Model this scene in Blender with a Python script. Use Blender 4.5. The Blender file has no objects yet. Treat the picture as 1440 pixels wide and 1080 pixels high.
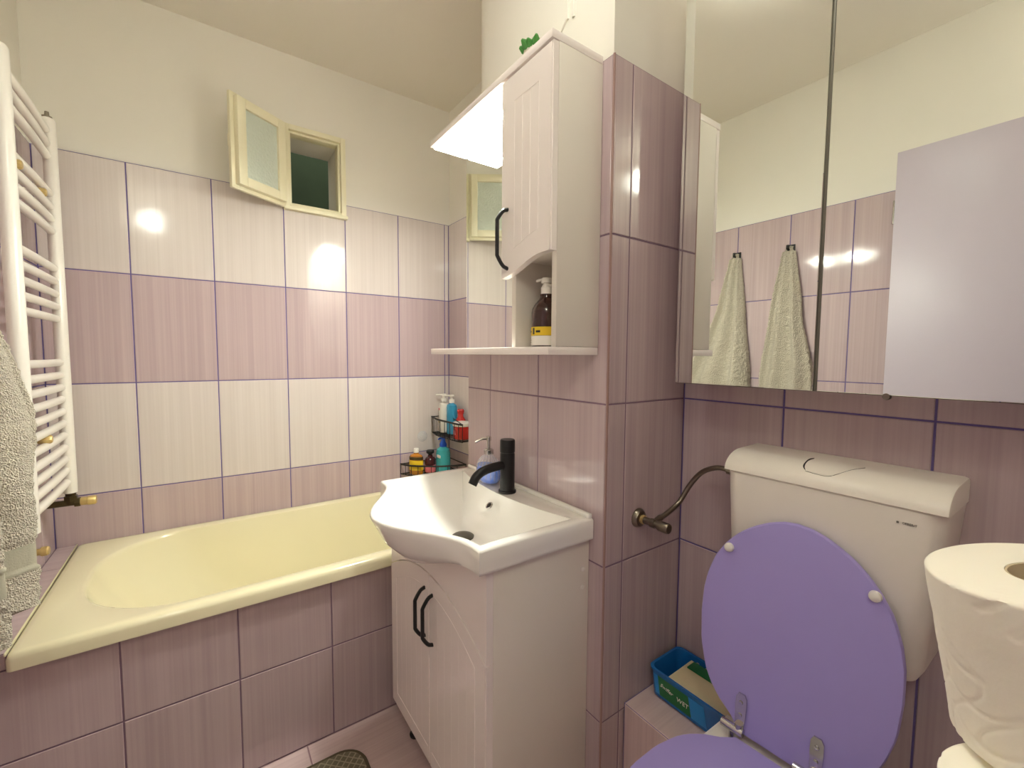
import bpy, bmesh, math, random
from mathutils import Vector, Matrix, noise
random.seed(7)
PI = math.pi
scene = bpy.context.scene
COL = scene.collection

# ------------------------------------------------------------------ camera
cam_d = bpy.data.cameras.new('camera'); cam = bpy.data.objects.new('camera', cam_d); COL.objects.link(cam)
cam_d.sensor_fit = 'HORIZONTAL'; cam_d.sensor_width = 36.0; cam_d.lens = 612.0 / 1440 * 36.0
cam_d.clip_start = 0.02
_r = Vector((0.57763841, 0.81626773, 0.00639195)); _u = Vector((-0.05693082, 0.0324737, 0.99784986)); _f = Vector((-0.81430507, 0.57676031, -0.06522885))
M = Matrix(((_r.x, _u.x, -_f.x, 2.09293), (_r.y, _u.y, -_f.y, -0.763697), (_r.z, _u.z, -_f.z, 1.220733), (0, 0, 0, 1)))
cam.matrix_world = M
scene.camera = cam

# ------------------------------------------------------------------ world, exposure
w = bpy.data.worlds.new('world'); scene.world = w; w.use_nodes = True
w.node_tree.nodes['Background'].inputs[0].default_value = (0.9, 0.85, 0.75, 1)
w.node_tree.nodes['Background'].inputs[1].default_value = 0.34
vs = scene.view_settings
vs.view_transform = 'Standard'; vs.look = 'None'; vs.gamma = 1.0; vs.use_curve_mapping = False
vs.exposure = 2.07
scene.cycles.diffuse_bounces = 8; scene.cycles.max_bounces = 14
LAMP = 125.0          # radiance of the two spot lamps under the cabinet canopy
CANOPYGLOW = 6.0          # radiance of the glow sheet added to burn out the canopy underside
LAMPC = (0.99, 1.0, 0.885)
DOORLAMP = 13.2
CEILFILL = 8.2         # radiance of the unseen fill dome added on the ceiling
#      # radiance of the wall lamp over the door, behind the camera

# ------------------------------------------------------------------ materials
def srgb(r, g, b):
    f = lambda c: (c / 255 / 12.92) if c / 255 <= 0.04045 else ((c / 255 + 0.055) / 1.055) ** 2.4
    return (f(r), f(g), f(b), 1)

def new_mat(name):
    m = bpy.data.materials.new(name); m.use_nodes = True
    nt = m.node_tree; b = nt.nodes['Principled BSDF']
    return m, nt, b

def N(nt, t, **kw):
    n = nt.nodes.new(t)
    for k, v in kw.items():
        if hasattr(n, k): setattr(n, k, v)
        else: n.inputs[k].default_value = v
    return n

def simple(name, col, rough=0.5, metal=0.0, coat=0.0, bump=0.0, bscale=60, var=0.0, vscale=8, trans=0.0, spec=0.5, sss=0.0):
    m, nt, b = new_mat(name)
    b.inputs['Base Color'].default_value = col; b.inputs['Roughness'].default_value = rough
    b.inputs['Metallic'].default_value = metal; b.inputs['Coat Weight'].default_value = coat
    b.inputs['Coat Roughness'].default_value = 0.05
    b.inputs['Specular IOR Level'].default_value = spec
    b.inputs['Transmission Weight'].default_value = trans
    if sss:
        b.inputs['Subsurface Weight'].default_value = sss; b.inputs['Subsurface Radius'].default_value = (.01, .008, .005)
    tc = N(nt, 'ShaderNodeTexCoord')
    if var:
        nz = N(nt, 'ShaderNodeTexNoise', Scale=vscale, Detail=4.0)
        nt.links.new(tc.outputs['Object'], nz.inputs['Vector'])
        mx = N(nt, 'ShaderNodeMix', data_type='RGBA')
        mx.inputs[6].default_value = col; mx.inputs[7].default_value = tuple(c * (1 - var) for c in col[:3]) + (1,)
        nt.links.new(nz.outputs['Fac'], mx.inputs[0]); nt.links.new(mx.outputs[2], b.inputs['Base Color'])
    if bump:
        nz = N(nt, 'ShaderNodeTexNoise', Scale=bscale, Detail=6.0)
        nt.links.new(tc.outputs['Object'], nz.inputs['Vector'])
        bp = N(nt, 'ShaderNodeBump', Strength=bump, Distance=0.002)
        nt.links.new(nz.outputs['Fac'], bp.inputs['Height']); nt.links.new(bp.outputs[0], b.inputs['Normal'])
    return m

def tile_mat(name, ca, cb, rough=0.09):
    """glazed tile with fine vertical silky streaks in the glaze colour"""
    m, nt, b = new_mat(name)
    tc = N(nt, 'ShaderNodeTexCoord'); oi = N(nt, 'ShaderNodeObjectInfo')
    mp = N(nt, 'ShaderNodeMapping'); mp.inputs['Scale'].default_value = (150, 1, 1.3)
    add = N(nt, 'ShaderNodeVectorMath', operation='ADD'); mul = N(nt, 'ShaderNodeVectorMath', operation='SCALE')
    cmb = N(nt, 'ShaderNodeCombineXYZ')
    nt.links.new(oi.outputs['Random'], cmb.inputs[0]); nt.links.new(oi.outputs['Random'], cmb.inputs[2])
    nt.links.new(cmb.outputs[0], mul.inputs[0]); mul.inputs['Scale'].default_value = 40
    nt.links.new(tc.outputs['Object'], mp.inputs[0]); nt.links.new(mp.outputs[0], add.inputs[0]); nt.links.new(mul.outputs[0], add.inputs[1])
    n1 = N(nt, 'ShaderNodeTexNoise', Scale=1.0, Detail=3.0); nt.links.new(add.outputs[0], n1.inputs['Vector'])
    mp2 = N(nt, 'ShaderNodeMapping'); mp2.inputs['Scale'].default_value = (38, 1, 0.6)
    add2 = N(nt, 'ShaderNodeVectorMath', operation='ADD')
    nt.links.new(tc.outputs['Object'], mp2.inputs[0]); nt.links.new(mp2.outputs[0], add2.inputs[0]); nt.links.new(mul.outputs[0], add2.inputs[1])
    n2 = N(nt, 'ShaderNodeTexNoise', Scale=1.0, Detail=2.0); nt.links.new(add2.outputs[0], n2.inputs['Vector'])
    mm = N(nt, 'ShaderNodeMath', operation='ADD'); nt.links.new(n1.outputs['Fac'], mm.inputs[0]); nt.links.new(n2.outputs['Fac'], mm.inputs[1])
    rp = N(nt, 'ShaderNodeMapRange'); rp.inputs[1].default_value = .72; rp.inputs[2].default_value = 1.28
    nt.links.new(mm.outputs[0], rp.inputs[0])
    mx = N(nt, 'ShaderNodeMix', data_type='RGBA'); mx.inputs[6].default_value = ca; mx.inputs[7].default_value = cb
    nt.links.new(rp.outputs[0], mx.inputs[0]); nt.links.new(mx.outputs[2], b.inputs['Base Color'])
    b.inputs['Roughness'].default_value = rough; b.inputs['Specular IOR Level'].default_value = 0.45
    bz = N(nt, 'ShaderNodeTexNoise', Scale=9.0, Detail=2.0); nt.links.new(tc.outputs['Object'], bz.inputs['Vector'])
    bp = N(nt, 'ShaderNodeBump', Strength=0.12, Distance=0.004)
    nt.links.new(bz.outputs['Fac'], bp.inputs['Height']); nt.links.new(bp.outputs[0], b.inputs['Normal'])
    return m

def emit(name, col, strength):
    m = bpy.data.materials.new(name); m.use_nodes = True; nt = m.node_tree
    nt.nodes.remove(nt.nodes['Principled BSDF'])
    e = N(nt, 'ShaderNodeEmission'); e.inputs[0].default_value = tuple(col[:3]) + (1,); e.inputs[1].default_value = strength
    nt.links.new(e.outputs[0], nt.nodes['Material Output'].inputs[0])
    return m

MT = {}
MT['tile_mauve'] = tile_mat('tile_mauve', srgb(195, 176, 178), srgb(181, 162, 165))
MT['tile_pale'] = tile_mat('tile_pale', srgb(219, 210, 206), srgb(209, 199, 195))
MT['tile_floor'] = tile_mat('tile_floor', srgb(216, 194, 192), srgb(202, 178, 178), rough=.25)
MT['grout'] = simple('grout_violet', srgb(104, 92, 146), .9, bump=.3, bscale=300)
MT['grout_pink'] = simple('grout_floor', srgb(150, 122, 128), .9, bump=.3, bscale=300)
MT['plaster'] = simple('plaster_wall', srgb(232, 228, 218), .75, bump=.08, bscale=25, var=.04, vscale=3)
MT['ceiling'] = simple('plaster_ceiling', srgb(236, 231, 220), .8, bump=.08, bscale=25, var=.04, vscale=2)
MT['trim'] = simple('edge_trim', srgb(160, 128, 122), .35)
MT['grout_mauve'] = simple('grout_mauve', srgb(128, 104, 122), .9, bump=.3, bscale=300)
MT['tub'] = simple('enamel_cream', srgb(236, 229, 194), .16, coat=.4, var=.06, vscale=5)
MT['white'] = simple('white_lacquer', srgb(246, 238, 234), .22, coat=.3)
MT['whitematt'] = simple('white_laminate', srgb(228, 222, 212), .45)
MT['ceramic'] = simple('white_ceramic', srgb(244, 242, 236), .1, coat=.6)
MT['black'] = simple('black_metal', srgb(30, 29, 30), .38, metal=.3)
MT['blackp'] = simple('black_plastic', srgb(14, 14, 15), .5)
MT['chrome'] = simple('chrome', srgb(205, 203, 200), .14, metal=1)
MT['oldchrome'] = simple('worn_chrome', srgb(150, 140, 125), .3, metal=1, var=.35, vscale=40)
MT['plug'] = simple('dark_plug', srgb(84, 80, 70), .35, metal=.4)
MT['brass'] = simple('brass', srgb(226, 200, 136), .35, metal=.6, var=.2, vscale=60)
MT['brassdark'] = simple('aged_brass', srgb(96, 84, 58), .4, metal=.8, var=.4, vscale=60)
MT['radiator'] = simple('white_enamel', srgb(240, 236, 228), .28, coat=.2)
MT['frame'] = simple('cream_paint', srgb(234, 228, 198), .4, var=.06, vscale=20, bump=.1, bscale=30)
MT['green'] = simple('green_shaft_wall', srgb(84, 104, 78), .8, var=.3, vscale=6)
MT['lilac'] = simple('lilac_lacquer', srgb(172, 160, 226), .33, var=.05, vscale=4)
MT['door'] = simple('pale_lilac_paint', srgb(196, 186, 200), .4, var=.04, vscale=3)
MT['cistern'] = simple('white_plastic', srgb(240, 235, 224), .35, bump=.05, bscale=400)
MT['paper'] = simple('tissue_paper', srgb(244, 238, 222), .9, bump=.35, bscale=45, sss=.15)
MT['card'] = simple('grey_cardboard', srgb(196, 180, 150), .9)
MT['mirror'] = simple('mirror_glass', (0.87, 0.89, 0.85, 1), 0.0, metal=1)
MT['darkseam'] = simple('aluminium_edge', srgb(120, 116, 104), .4, metal=.5)
MT['lampdisc'] = emit('spot_lamp_light', LAMPC, LAMP)
MT['canopy_glow'] = emit('canopy_glow_light', LAMPC, CANOPYGLOW)
MT['amber'] = simple('amber_bottle', srgb(58, 28, 22), .12, coat=.5)
MT['amberoil'] = simple('amber_oil', srgb(184, 118, 34), .1, coat=.5)
MT['darkred'] = simple('dark_red_bottle', srgb(70, 24, 28), .15, coat=.4)
MT['pink'] = simple('pink_label', srgb(226, 120, 130), .4)
MT['teal'] = simple('teal_plastic', srgb(64, 172, 180), .2, coat=.3)
MT['cyan'] = simple('cyan_plastic', srgb(48, 152, 196), .25, coat=.3)
MT['bluecap'] = simple('blue_plastic', srgb(24, 84, 200), .3)
MT['red'] = simple('red_plastic', srgb(200, 44, 38), .22, coat=.3)
MT['whitep'] = simple('white_cap_plastic', srgb(238, 234, 226), .3)
MT['yellow'] = simple('yellow_label', srgb(236, 200, 40), .4)
MT['ink'] = simple('dark_print', srgb(46, 42, 42), .6)
MT['soap'] = simple('blue_soap', srgb(8, 104, 232), .08, coat=.6)
MT['boxblue'] = simple('blue_tub_plastic', srgb(24, 104, 176), .25, coat=.3)
MT['boxlight'] = simple('light_blue_label', srgb(30, 140, 214), .35)
MT['boxgreen'] = simple('green_label', srgb(24, 112, 62), .35)
MT['cloth'] = simple('folded_wipe', srgb(214, 200, 164), .9, bump=.4, bscale=80)
MT['leaf'] = simple('green_leaf', srgb(76, 150, 66), .45, var=.3, vscale=60)
MT['pot'] = simple('white_pot', srgb(222, 216, 204), .5)
MT['laundry'] = simple('white_cabinet_board', srgb(224, 220, 212), .4)

def glass_mat(name, col, rough=.05, bump=0, bscale=200, alpha=1.0, trans=1.0):
    m, nt, b = new_mat(name)
    b.inputs['Base Color'].default_value = col; b.inputs['Roughness'].default_value = rough
    b.inputs['Transmission Weight'].default_value = trans; b.inputs['IOR'].default_value = 1.45
    if bump:
        tc = N(nt, 'ShaderNodeTexCoord'); v = N(nt, 'ShaderNodeTexVoronoi', Scale=bscale)
        nt.links.new(tc.outputs['Object'], v.inputs['Vector'])
        bp = N(nt, 'ShaderNodeBump', Strength=bump, Distance=.002)
        nt.links.new(v.outputs['Distance'], bp.inputs['Height']); nt.links.new(bp.outputs[0], b.inputs['Normal'])
    return m
MT['frosted'] = glass_mat('ornamental_glass', srgb(226, 234, 222), .3, 1.0, 110, trans=.3)
MT['clear'] = simple('clear_plastic', (0.92, 0.95, 0.97, 1), .05, coat=.5)
MT['clear'].node_tree.nodes['Principled BSDF'].inputs['Alpha'].default_value = .20

def towel_mat():
    m, nt, b = new_mat('terry_cloth')
    tc = N(nt, 'ShaderNodeTexCoord')
    nz = N(nt, 'ShaderNodeTexNoise', Scale=190.0, Detail=5.0); nt.links.new(tc.outputs['Object'], nz.inputs['Vector'])
    vo = N(nt, 'ShaderNodeTexVoronoi', Scale=320.0); nt.links.new(tc.outputs['Object'], vo.inputs['Vector'])
    mx = N(nt, 'ShaderNodeMix', data_type='RGBA'); mx.inputs[6].default_value = srgb(186, 176, 156); mx.inputs[7].default_value = srgb(230, 221, 203)
    nt.links.new(nz.outputs['Fac'], mx.inputs[0]); nt.links.new(mx.outputs[2], b.inputs['Base Color'])
    b.inputs['Roughness'].default_value = 1; b.inputs['Sheen Weight'].default_value = .3
    ad = N(nt, 'ShaderNodeMath', operation='ADD'); nt.links.new(nz.outputs['Fac'], ad.inputs[0]); nt.links.new(vo.outputs['Distance'], ad.inputs[1])
    bp = N(nt, 'ShaderNodeBump', Strength=1.0, Distance=.005); nt.links.new(ad.outputs[0], bp.inputs['Height']); nt.links.new(bp.outputs[0], b.inputs['Normal'])
    return m
MT['towel'] = towel_mat()
MT['band'] = simple('towel_band', srgb(172, 168, 150), .7, bump=.3, bscale=300)

def mat_mat():
    m, nt, b = new_mat('quilted_mat')
    tc = N(nt, 'ShaderNodeTexCoord')
    mp = N(nt, 'ShaderNodeMapping'); mp.inputs['Rotation'].default_value = (0, 0, PI / 4); mp.inputs['Scale'].default_value = (1, 1, 0)
    nt.links.new(tc.outputs['Object'], mp.inputs[0])
    br = N(nt, 'ShaderNodeTexBrick'); br.offset = 0; br.inputs['Scale'].default_value = 1
    br.inputs['Brick Width'].default_value = .017; br.inputs['Row Height'].default_value = .017; br.inputs['Mortar Size'].default_value = .0022
    br.inputs['Mortar Smooth'].default_value = .4
    br.inputs['Color1'].default_value = srgb(122, 116, 96); br.inputs['Color2'].default_value = srgb(114, 108, 90); br.inputs['Mortar'].default_value = srgb(160, 152, 130)
    nt.links.new(mp.outputs[0], br.inputs['Vector']); nt.links.new(br.outputs['Color'], b.inputs['Base Color'])
    bp = N(nt, 'ShaderNodeBump', Strength=.6, Distance=.002); nt.links.new(br.outputs['Fac'], bp.inputs['Height']); nt.links.new(bp.outputs[0], b.inputs['Normal'])
    b.inputs['Roughness'].default_value = .95
    return m
MT['mat'] = mat_mat()
MT['matedge'] = simple('mat_binding', srgb(92, 84, 66), .95, bump=.3, bscale=300)

# ------------------------------------------------------------------ helpers
WL = {}          # world location of every object (parents are never rotated unless built locally)
def tag(o, label, cat=None, group=None, kind=None):
    o['label'] = label
    if cat: o['category'] = cat
    if group: o['group'] = group
    if kind: o['kind'] = kind
    return o

def empty(name, loc, label, cat, group=None, kind=None):
    o = bpy.data.objects.new(name, None); COL.objects.link(o); o.location = loc; o.empty_display_size = .05
    WL[o.name] = Vector(loc)
    return tag(o, label, cat, group, kind)

def obj(name, bm, mat, parent=None, smooth=True, angle=35, origin=None):
    """bm is in world coordinates; origin defaults to the base centre of its bounds"""
    bmesh.ops.recalc_face_normals(bm, faces=bm.faces[:])
    vsx = [v.co for v in bm.verts]
    lo = Vector((min(v.x for v in vsx), min(v.y for v in vsx), min(v.z for v in vsx)))
    hi = Vector((max(v.x for v in vsx), max(v.y for v in vsx), max(v.z for v in vsx)))
    c = Vector(origin) if origin else Vector(((lo.x + hi.x) / 2, (lo.y + hi.y) / 2, lo.z if parent is None else (lo.z + hi.z) / 2))
    bmesh.ops.translate(bm, verts=bm.verts[:], vec=-c)
    me = bpy.data.meshes.new(name); bm.to_mesh(me); bm.free()
    for mm in (mat if isinstance(mat, (list, tuple)) else [mat]): me.materials.append(MT[mm])
    if smooth:
        for p in me.polygons: p.use_smooth = True
        me.set_sharp_from_angle(angle=math.radians(angle))
    o = bpy.data.objects.new(name, me); COL.objects.link(o)
    if parent is not None:
        o.parent = parent; o.location = c - WL[parent.name]
    else: o.location = c
    WL[o.name] = c
    return o

def add_box(bm, lo, hi, bevel=0.0, seg=2, mi=0):
    g = bmesh.ops.create_cube(bm, size=1.0)
    for v in g['verts']:
        v.co = Vector(((lo[0] + hi[0]) / 2 + v.co.x * (hi[0] - lo[0]), (lo[1] + hi[1]) / 2 + v.co.y * (hi[1] - lo[1]), (lo[2] + hi[2]) / 2 + v.co.z * (hi[2] - lo[2])))
    fs = set(f for v in g['verts'] for f in v.link_faces)
    for f in fs: f.material_index = mi
    if bevel:
        es = list(set(e for v in g['verts'] for e in v.link_edges))
        bmesh.ops.bevel(bm, geom=es, offset=bevel, segments=seg, affect='EDGES', profile=.5)
    return bm

def box(lo, hi, bevel=0.0, seg=2):
    return add_box(bmesh.new(), lo, hi, bevel, seg)

def tube(bm, pts, r, seg=10, cap=True, closed=False, mi=0):
    pts = [Vector(p) for p in pts]; n = len(pts); rings = []
    prev = None
    for i, p in enumerate(pts):
        if closed: t = pts[(i + 1) % n] - pts[i - 1]
        else: t = (pts[min(i + 1, n - 1)] - pts[max(i - 1, 0)])
        t.normalize()
        if prev is None:
            a = t.orthogonal().normalized()
        else:
            a = prev - t * prev.dot(t)
            a = a.normalized() if a.length > 1e-6 else t.orthogonal().normalized()
        prev = a; b = t.cross(a)
        rr = r[i] if isinstance(r, (list, tuple)) else r
        rings.append([bm.verts.new(p + (a * math.cos(2 * PI * k / seg) + b * math.sin(2 * PI * k / seg)) * rr) for k in range(seg)])
    m = n if closed else n - 1
    for i in range(m):
        A, B = rings[i], rings[(i + 1) % n]
        for k in range(seg):
            f = bm.faces.new((A[k], A[(k + 1) % seg], B[(k + 1) % seg], B[k])); f.material_index = mi
    if cap and not closed:
        bm.faces.new(rings[0][::-1]).material_index = mi; bm.faces.new(rings[-1]).material_index = mi
    return bm

def lathe(bm, c, prof, seg=28, sx=1.0, sy=1.0, axis='Z', mi=0, rot=0):
    """prof: list of (radius, height)"""
    c = Vector(c); rings = []
    for (r, h) in prof:
        if r < 1e-6:
            p = {'Z': Vector((0, 0, h)), 'X': Vector((h, 0, 0)), 'Y': Vector((0, h, 0))}[axis]
            rings.append([bm.verts.new(c + p)])
        else:
            ring = []
            for k in range(seg):
                a = 2 * PI * k / seg; x = r * math.cos(a) * sx; y = r * math.sin(a) * sy
                if rot: x, y = x * math.cos(rot) - y * math.sin(rot), x * math.sin(rot) + y * math.cos(rot)
                p = {'Z': Vector((x, y, h)), 'X': Vector((h, x, y)), 'Y': Vector((x, h, y))}[axis]
                ring.append(bm.verts.new(c + p))
            rings.append(ring)
    for A, B in zip(rings, rings[1:]):
        for k in range(seg):
            a0, a1 = A[k % len(A)], A[(k + 1) % len(A)]; b0, b1 = B[k % len(B)], B[(k + 1) % len(B)]
            vs_ = []
            for v in (a0, a1, b1, b0):
                if v not in vs_: vs_.append(v)
            if len(vs_) >= 3: bm.faces.new(vs_).material_index = mi
    for R in (rings[0], rings[-1]):
        if len(R) > 2:
            try: bm.faces.new(R).material_index = mi
            except ValueError: pass
    return bm

def loft(bm, loops, close=True, cap0=False, cap1=False, mi=0):
    rings = [[bm.verts.new(Vector(p)) for p in L] for L in loops]
    n = len(rings[0])
    for A, B in zip(rings, rings[1:]):
        for k in range(n if close else n - 1):
            bm.faces.new((A[k], A[(k + 1) % n], B[(k + 1) % n], B[k])).material_index = mi
    if cap0: bm.faces.new(rings[0]).material_index = mi
    if cap1: bm.faces.new(rings[-1]).material_index = mi
    return bm

def prism(bm, poly, axis, lo, hi, mi=0):
    """extrude a 2-D polygon: axis 'Y' -> poly is (x,z); 'X' -> (y,z); 'Z' -> (x,y)"""
    f = {'Y': lambda p, t: (p[0], t, p[1]), 'X': lambda p, t: (t, p[0], p[1]), 'Z': lambda p, t: (p[0], p[1], t)}[axis]
    return loft(bm, [[f(p, lo) for p in poly], [f(p, hi) for p in poly]], True, True, True, mi)

def smoothpath(pts, n=8):
    """Catmull-Rom"""
    P = [Vector(p) for p in pts]; P = [P[0] * 2 - P[1]] + P + [P[-1] * 2 - P[-2]]; out = []
    for i in range(1, len(P) - 2):
        for k in range(n):
            t = k / n; a, b, c, d = P[i - 1], P[i], P[i + 1], P[i + 2]
            out.append(0.5 * ((2 * b) + (c - a) * t + (2 * a - 5 * b + 4 * c - d) * t * t + (3 * b - a - 3 * c + d) * t ** 3))
    out.append(P[-2]); return out

TM = {}
def tile_mesh(wd, ht, mat):
    key = (round(wd, 3), round(ht, 3), mat)
    if key in TM: return TM[key]
    g = 0.0016; b = 0.0016; t = 0.007
    W, H = wd / 2 - g, ht / 2 - g
    rings = [[(-W, t, -H), (W, t, -H), (W, t, H), (-W, t, H)], [(-W, b, -H), (W, b, -H), (W, b, H), (-W, b, H)],
             [(-W + b, 0, -H + b), (W - b, 0, -H + b), (W - b, 0, H - b), (-W + b, 0, H - b)]]
    bm = bmesh.new(); loft(bm, rings, True, True, True); bmesh.ops.recalc_face_normals(bm, faces=bm.faces[:])
    me = bpy.data.meshes.new('tile'); bm.to_mesh(me); bm.free(); me.materials.append(MT[mat]); TM[key] = me
    return me

def tile(parent, face, pos, a0, a1, b0, b1, mat):
    """face: '+X','-X','+Y','-Y','+Z' outward normal at coordinate pos; a = horizontal range, b = vertical range"""
    if a1 - a0 < .006 or b1 - b0 < .006: return
    me = tile_mesh(a1 - a0, b1 - b0, mat)
    o = bpy.data.objects.new('tile', me); COL.objects.link(o); o.parent = parent
    ca, cb = (a0 + a1) / 2, (b0 + b1) / 2
    L = {'-Y': (ca, pos, cb), '+Y': (ca, pos, cb), '+X': (pos, ca, cb), '-X': (pos, ca, cb), '+Z': (ca, cb, pos)}[face]
    o.location = Vector(L) - WL[parent.name]
    o.rotation_euler = {'-Y': (0, 0, 0), '+Y': (0, 0, PI), '+X': (0, 0, PI / 2), '-X': (0, 0, -PI / 2), '+Z': (-PI / 2, 0, 0)}[face]
    return o

def tiles(parent, face, pos, A, B, matf, skip=None):
    for i in range(len(A) - 1):
        for j in range(len(B) - 1):
            r = (A[i], A[i + 1], B[j], B[j + 1])
            if skip:
                r = skip(*r)
                if r is None: continue
            tile(parent, face, pos, *r, matf(i, j))

def text_mesh(name, s, size, mat, parent, loc, rot, ext=.0003, sx=1.0, shear=0.0):
    cu = bpy.data.curves.new(name, 'FONT'); cu.body = s; cu.size = size; cu.extrude = ext; cu.align_x = 'CENTER'; cu.align_y = 'CENTER'; cu.shear = shear
    t = bpy.data.objects.new(name, cu); COL.objects.link(t); bpy.context.view_layer.update()
    me = bpy.data.meshes.new_from_object(t.evaluated_get(bpy.context.evaluated_depsgraph_get()))
    bpy.data.objects.remove(t); bpy.data.curves.remove(cu)
    me.materials.clear(); me.materials.append(MT[mat]); me.name = name
    o = bpy.data.objects.new(name, me); COL.objects.link(o)
    o.parent = parent; o.location = Vector(loc) - WL[parent.name]; o.rotation_euler = rot; o.scale = (sx, 1, 1)
    return o

# ------------------------------------------------------------------ dimensions of the room (metres)
XW, XR = 0.0, 2.70          # window wall, right wall
YL, YB = -1.20, 0.305       # radiator wall, back wall
CX0, CX1 = 0.745, 1.3995    # tiled pipe chase
H = 2.475
TH = 0.392; TW = 0.25
T = 1.897
ROWS = [T - k * TH for k in range(4, -1, -1)]            # .329 .721 1.113 1.505 1.897
Z2 = 1.1074; CROWS = [Z2 - 2 * TH, Z2 - TH, Z2, Z2 + TH, Z2 + 2 * TH]
CROWS0 = [0.0] + CROWS
GB = 0.0014                 # grout sits this far behind the tile faces
PB = 0.013                  # plaster sits this far behind the tile faces

def wall_mesh(segs):
    bm = bmesh.new()
    for lo, hi, mi in segs: add_box(bm, lo, hi, 0, mi=mi)
    return bm

# floor
bm = wall_mesh([((-.15, -1.35, -.10), (2.85, .45, -GB), 0)])
fl = tag(obj('floor', bm, 'grout_pink', smooth=False), 'floor of pinkish square tiles', 'floor', kind='structure')
FX = [.68 + .33 * k for k in range(0, 7)]; FX[-1] = 2.70
FY = [-1.20, -.868, -.538, -.208, .122, .305]
def fskip(a0, a1, b0, b1):
    return (a0, a1, b0, b1)
tiles(fl, '+Z', 0.0, FX, FY, lambda i, j: 'tile_floor', fskip)
# ceiling
tag(obj('ceiling', wall_mesh([((-.15, -1.35, H), (2.85, .45, H + .1), 0)]), 'ceiling', smooth=False), 'plain off-white plaster ceiling', 'ceiling', kind='structure')

# window wall (with the opening for the small window)
WY0, WY1, WZ0, WZ1 = -.450, -.232, 1.850, 2.165      # rough opening
bm = wall_mesh([((-.14, YL - .15, 0), (-GB, YB + .15, 1.833), 0),
                ((-.14, YL - .15, 1.833), (-GB, -.466, T), 0), ((-.14, -.214, 1.833), (-GB, YB + .15, T), 0),
                ((-.14, -.466, 1.833), (-PB, -.214, WZ0), 1),
                ((-.14, -.466, WZ0), (-PB, WY0, T), 1), ((-.14, WY1, WZ0), (-PB, -.214, T), 1),
                ((-.14, YL - .15, T), (-PB, WY0, WZ1), 1), ((-.14, WY1, T), (-PB, YB + .15, WZ1), 1),
                ((-.14, YL - .15, WZ1), (-PB, YB + .15, H), 1)])
ww = tag(obj('wall_window', bm, ('grout', 'plaster'), smooth=False), 'tiled wall behind the bathtub with a small vent window', 'wall', kind='structure')
YC = [YL, -.968, -.718, -.468, -.218, .032, .282, YB]
def wskip(a0, a1, b0, b1):
    if b1 < .50: return None
    if b0 < .50: b0 = .50
    if abs(a0 + .468) < .01 and b1 > 1.89: b1 = 1.834
    return (a0, a1, b0, b1)
tiles(ww, '+X', 0.0, YC, ROWS, lambda i, j: 'tile_pale' if j in (1 + 0, 3) and j != 2 else 'tile_mauve', wskip)

# back wall (bathtub end) and toilet part of the same wall
bm = wall_mesh([((-.14, YB + GB, 0), (CX0 + .2, YB + .14, T), 0), ((-.14, YB + PB, T), (CX0 + .2, YB + .14, H), 1),
                ((CX1 - .2, YB + GB - .003, 0), (XR + .14, YB + .14, CROWS[-1]), 0), ((CX1 - .2, YB + PB, CROWS[-1]), (XR + .14, YB + .14, H), 1)])
wb = tag(obj('wall_back', bm, ('grout', 'plaster'), smooth=False), 'tiled wall behind the toilet and at the bathtub end', 'wall', kind='structure')
tiles(wb, '-Y', YB, [0.0, .23, .48, CX0], ROWS, lambda i, j: 'tile_pale' if j in (1, 3) else 'tile_mauve', wskip)
YT = YB - .003
tiles(wb, '-Y', YT, [CX1, 1.65, 1.90, 2.15, 2.40, 2.65, XR], CROWS0, lambda i, j: 'tile_mauve')

# pipe chase that carries the vanity
bm = bmesh.new()
add_box(bm, (CX0 + GB, GB, 0), (CX1 - GB, YB + .02, CROWS[-1] - .001), 0, mi=0)
# plaster upper part with a rounded left corner
poly = [(CX0 + .012, YB + .02), (CX0 + .012, .062)]
for k in range(0, 9):
    a = PI - k / 8 * PI / 2
    poly.append((CX0 + .012 + .105 + .105 * math.cos(a), .062 - .047 * math.sin(a)))
poly += [(CX1 - .016, .015), (CX1 - .016, YB + .02)]
prism(bm, poly, 'Z', CROWS[-1] - .0005, H, mi=1)
wc = tag(obj('wall_chase', bm, ('grout_mauve', 'plaster'), smooth=True, angle=25), 'projecting tiled pipe chase behind the washbasin', 'wall', kind='structure')
tiles(wc, '-Y', 0.0, [CX0, .8914, 1.1414, CX1 - .0036], CROWS0, lambda i, j: 'tile_mauve')
tiles(wc, '+X', CX1, [.0036, .065, YB - .003], CROWS0, lambda i, j: 'tile_mauve')
tiles(wc, '-X', CX0, [.001, .055, YB - .003], [.5] + ROWS[1:], lambda i, j: 'tile_pale' if j in (1, 3) else 'tile_mauve')
bm = bmesh.new(); tube(bm, [(CX1 - .0030, .0030, 0.001), (CX1 - .0030, .0030, CROWS[-1])], .0031, 12)
obj('corner_trim', bm, 'trim', wc)

# radiator wall
bm = wall_mesh([((-.14, YL - .14, 0), (XR + .14, YL - GB, T), 0), ((-.14, YL - .14, T), (XR + .14, YL - PB, H), 1)])
wl = tag(obj('wall_radiator', bm, ('grout', 'plaster'), smooth=False), 'mauve tiled wall with the radiator and towel hooks', 'wall', kind='structure')
LX = [0.0, .13, .38, .63, .88, 1.13, 1.38, 1.63, 1.88, 2.13, 2.38, 2.63, XR]
tiles(wl, '+Y', YL, LX, [0.0] + ROWS, lambda i, j: 'tile_mauve', lambda a0, a1, b0, b1: None if (a1 < .60 and b1 < .5) else (a0, a1, b0, b1))
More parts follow.
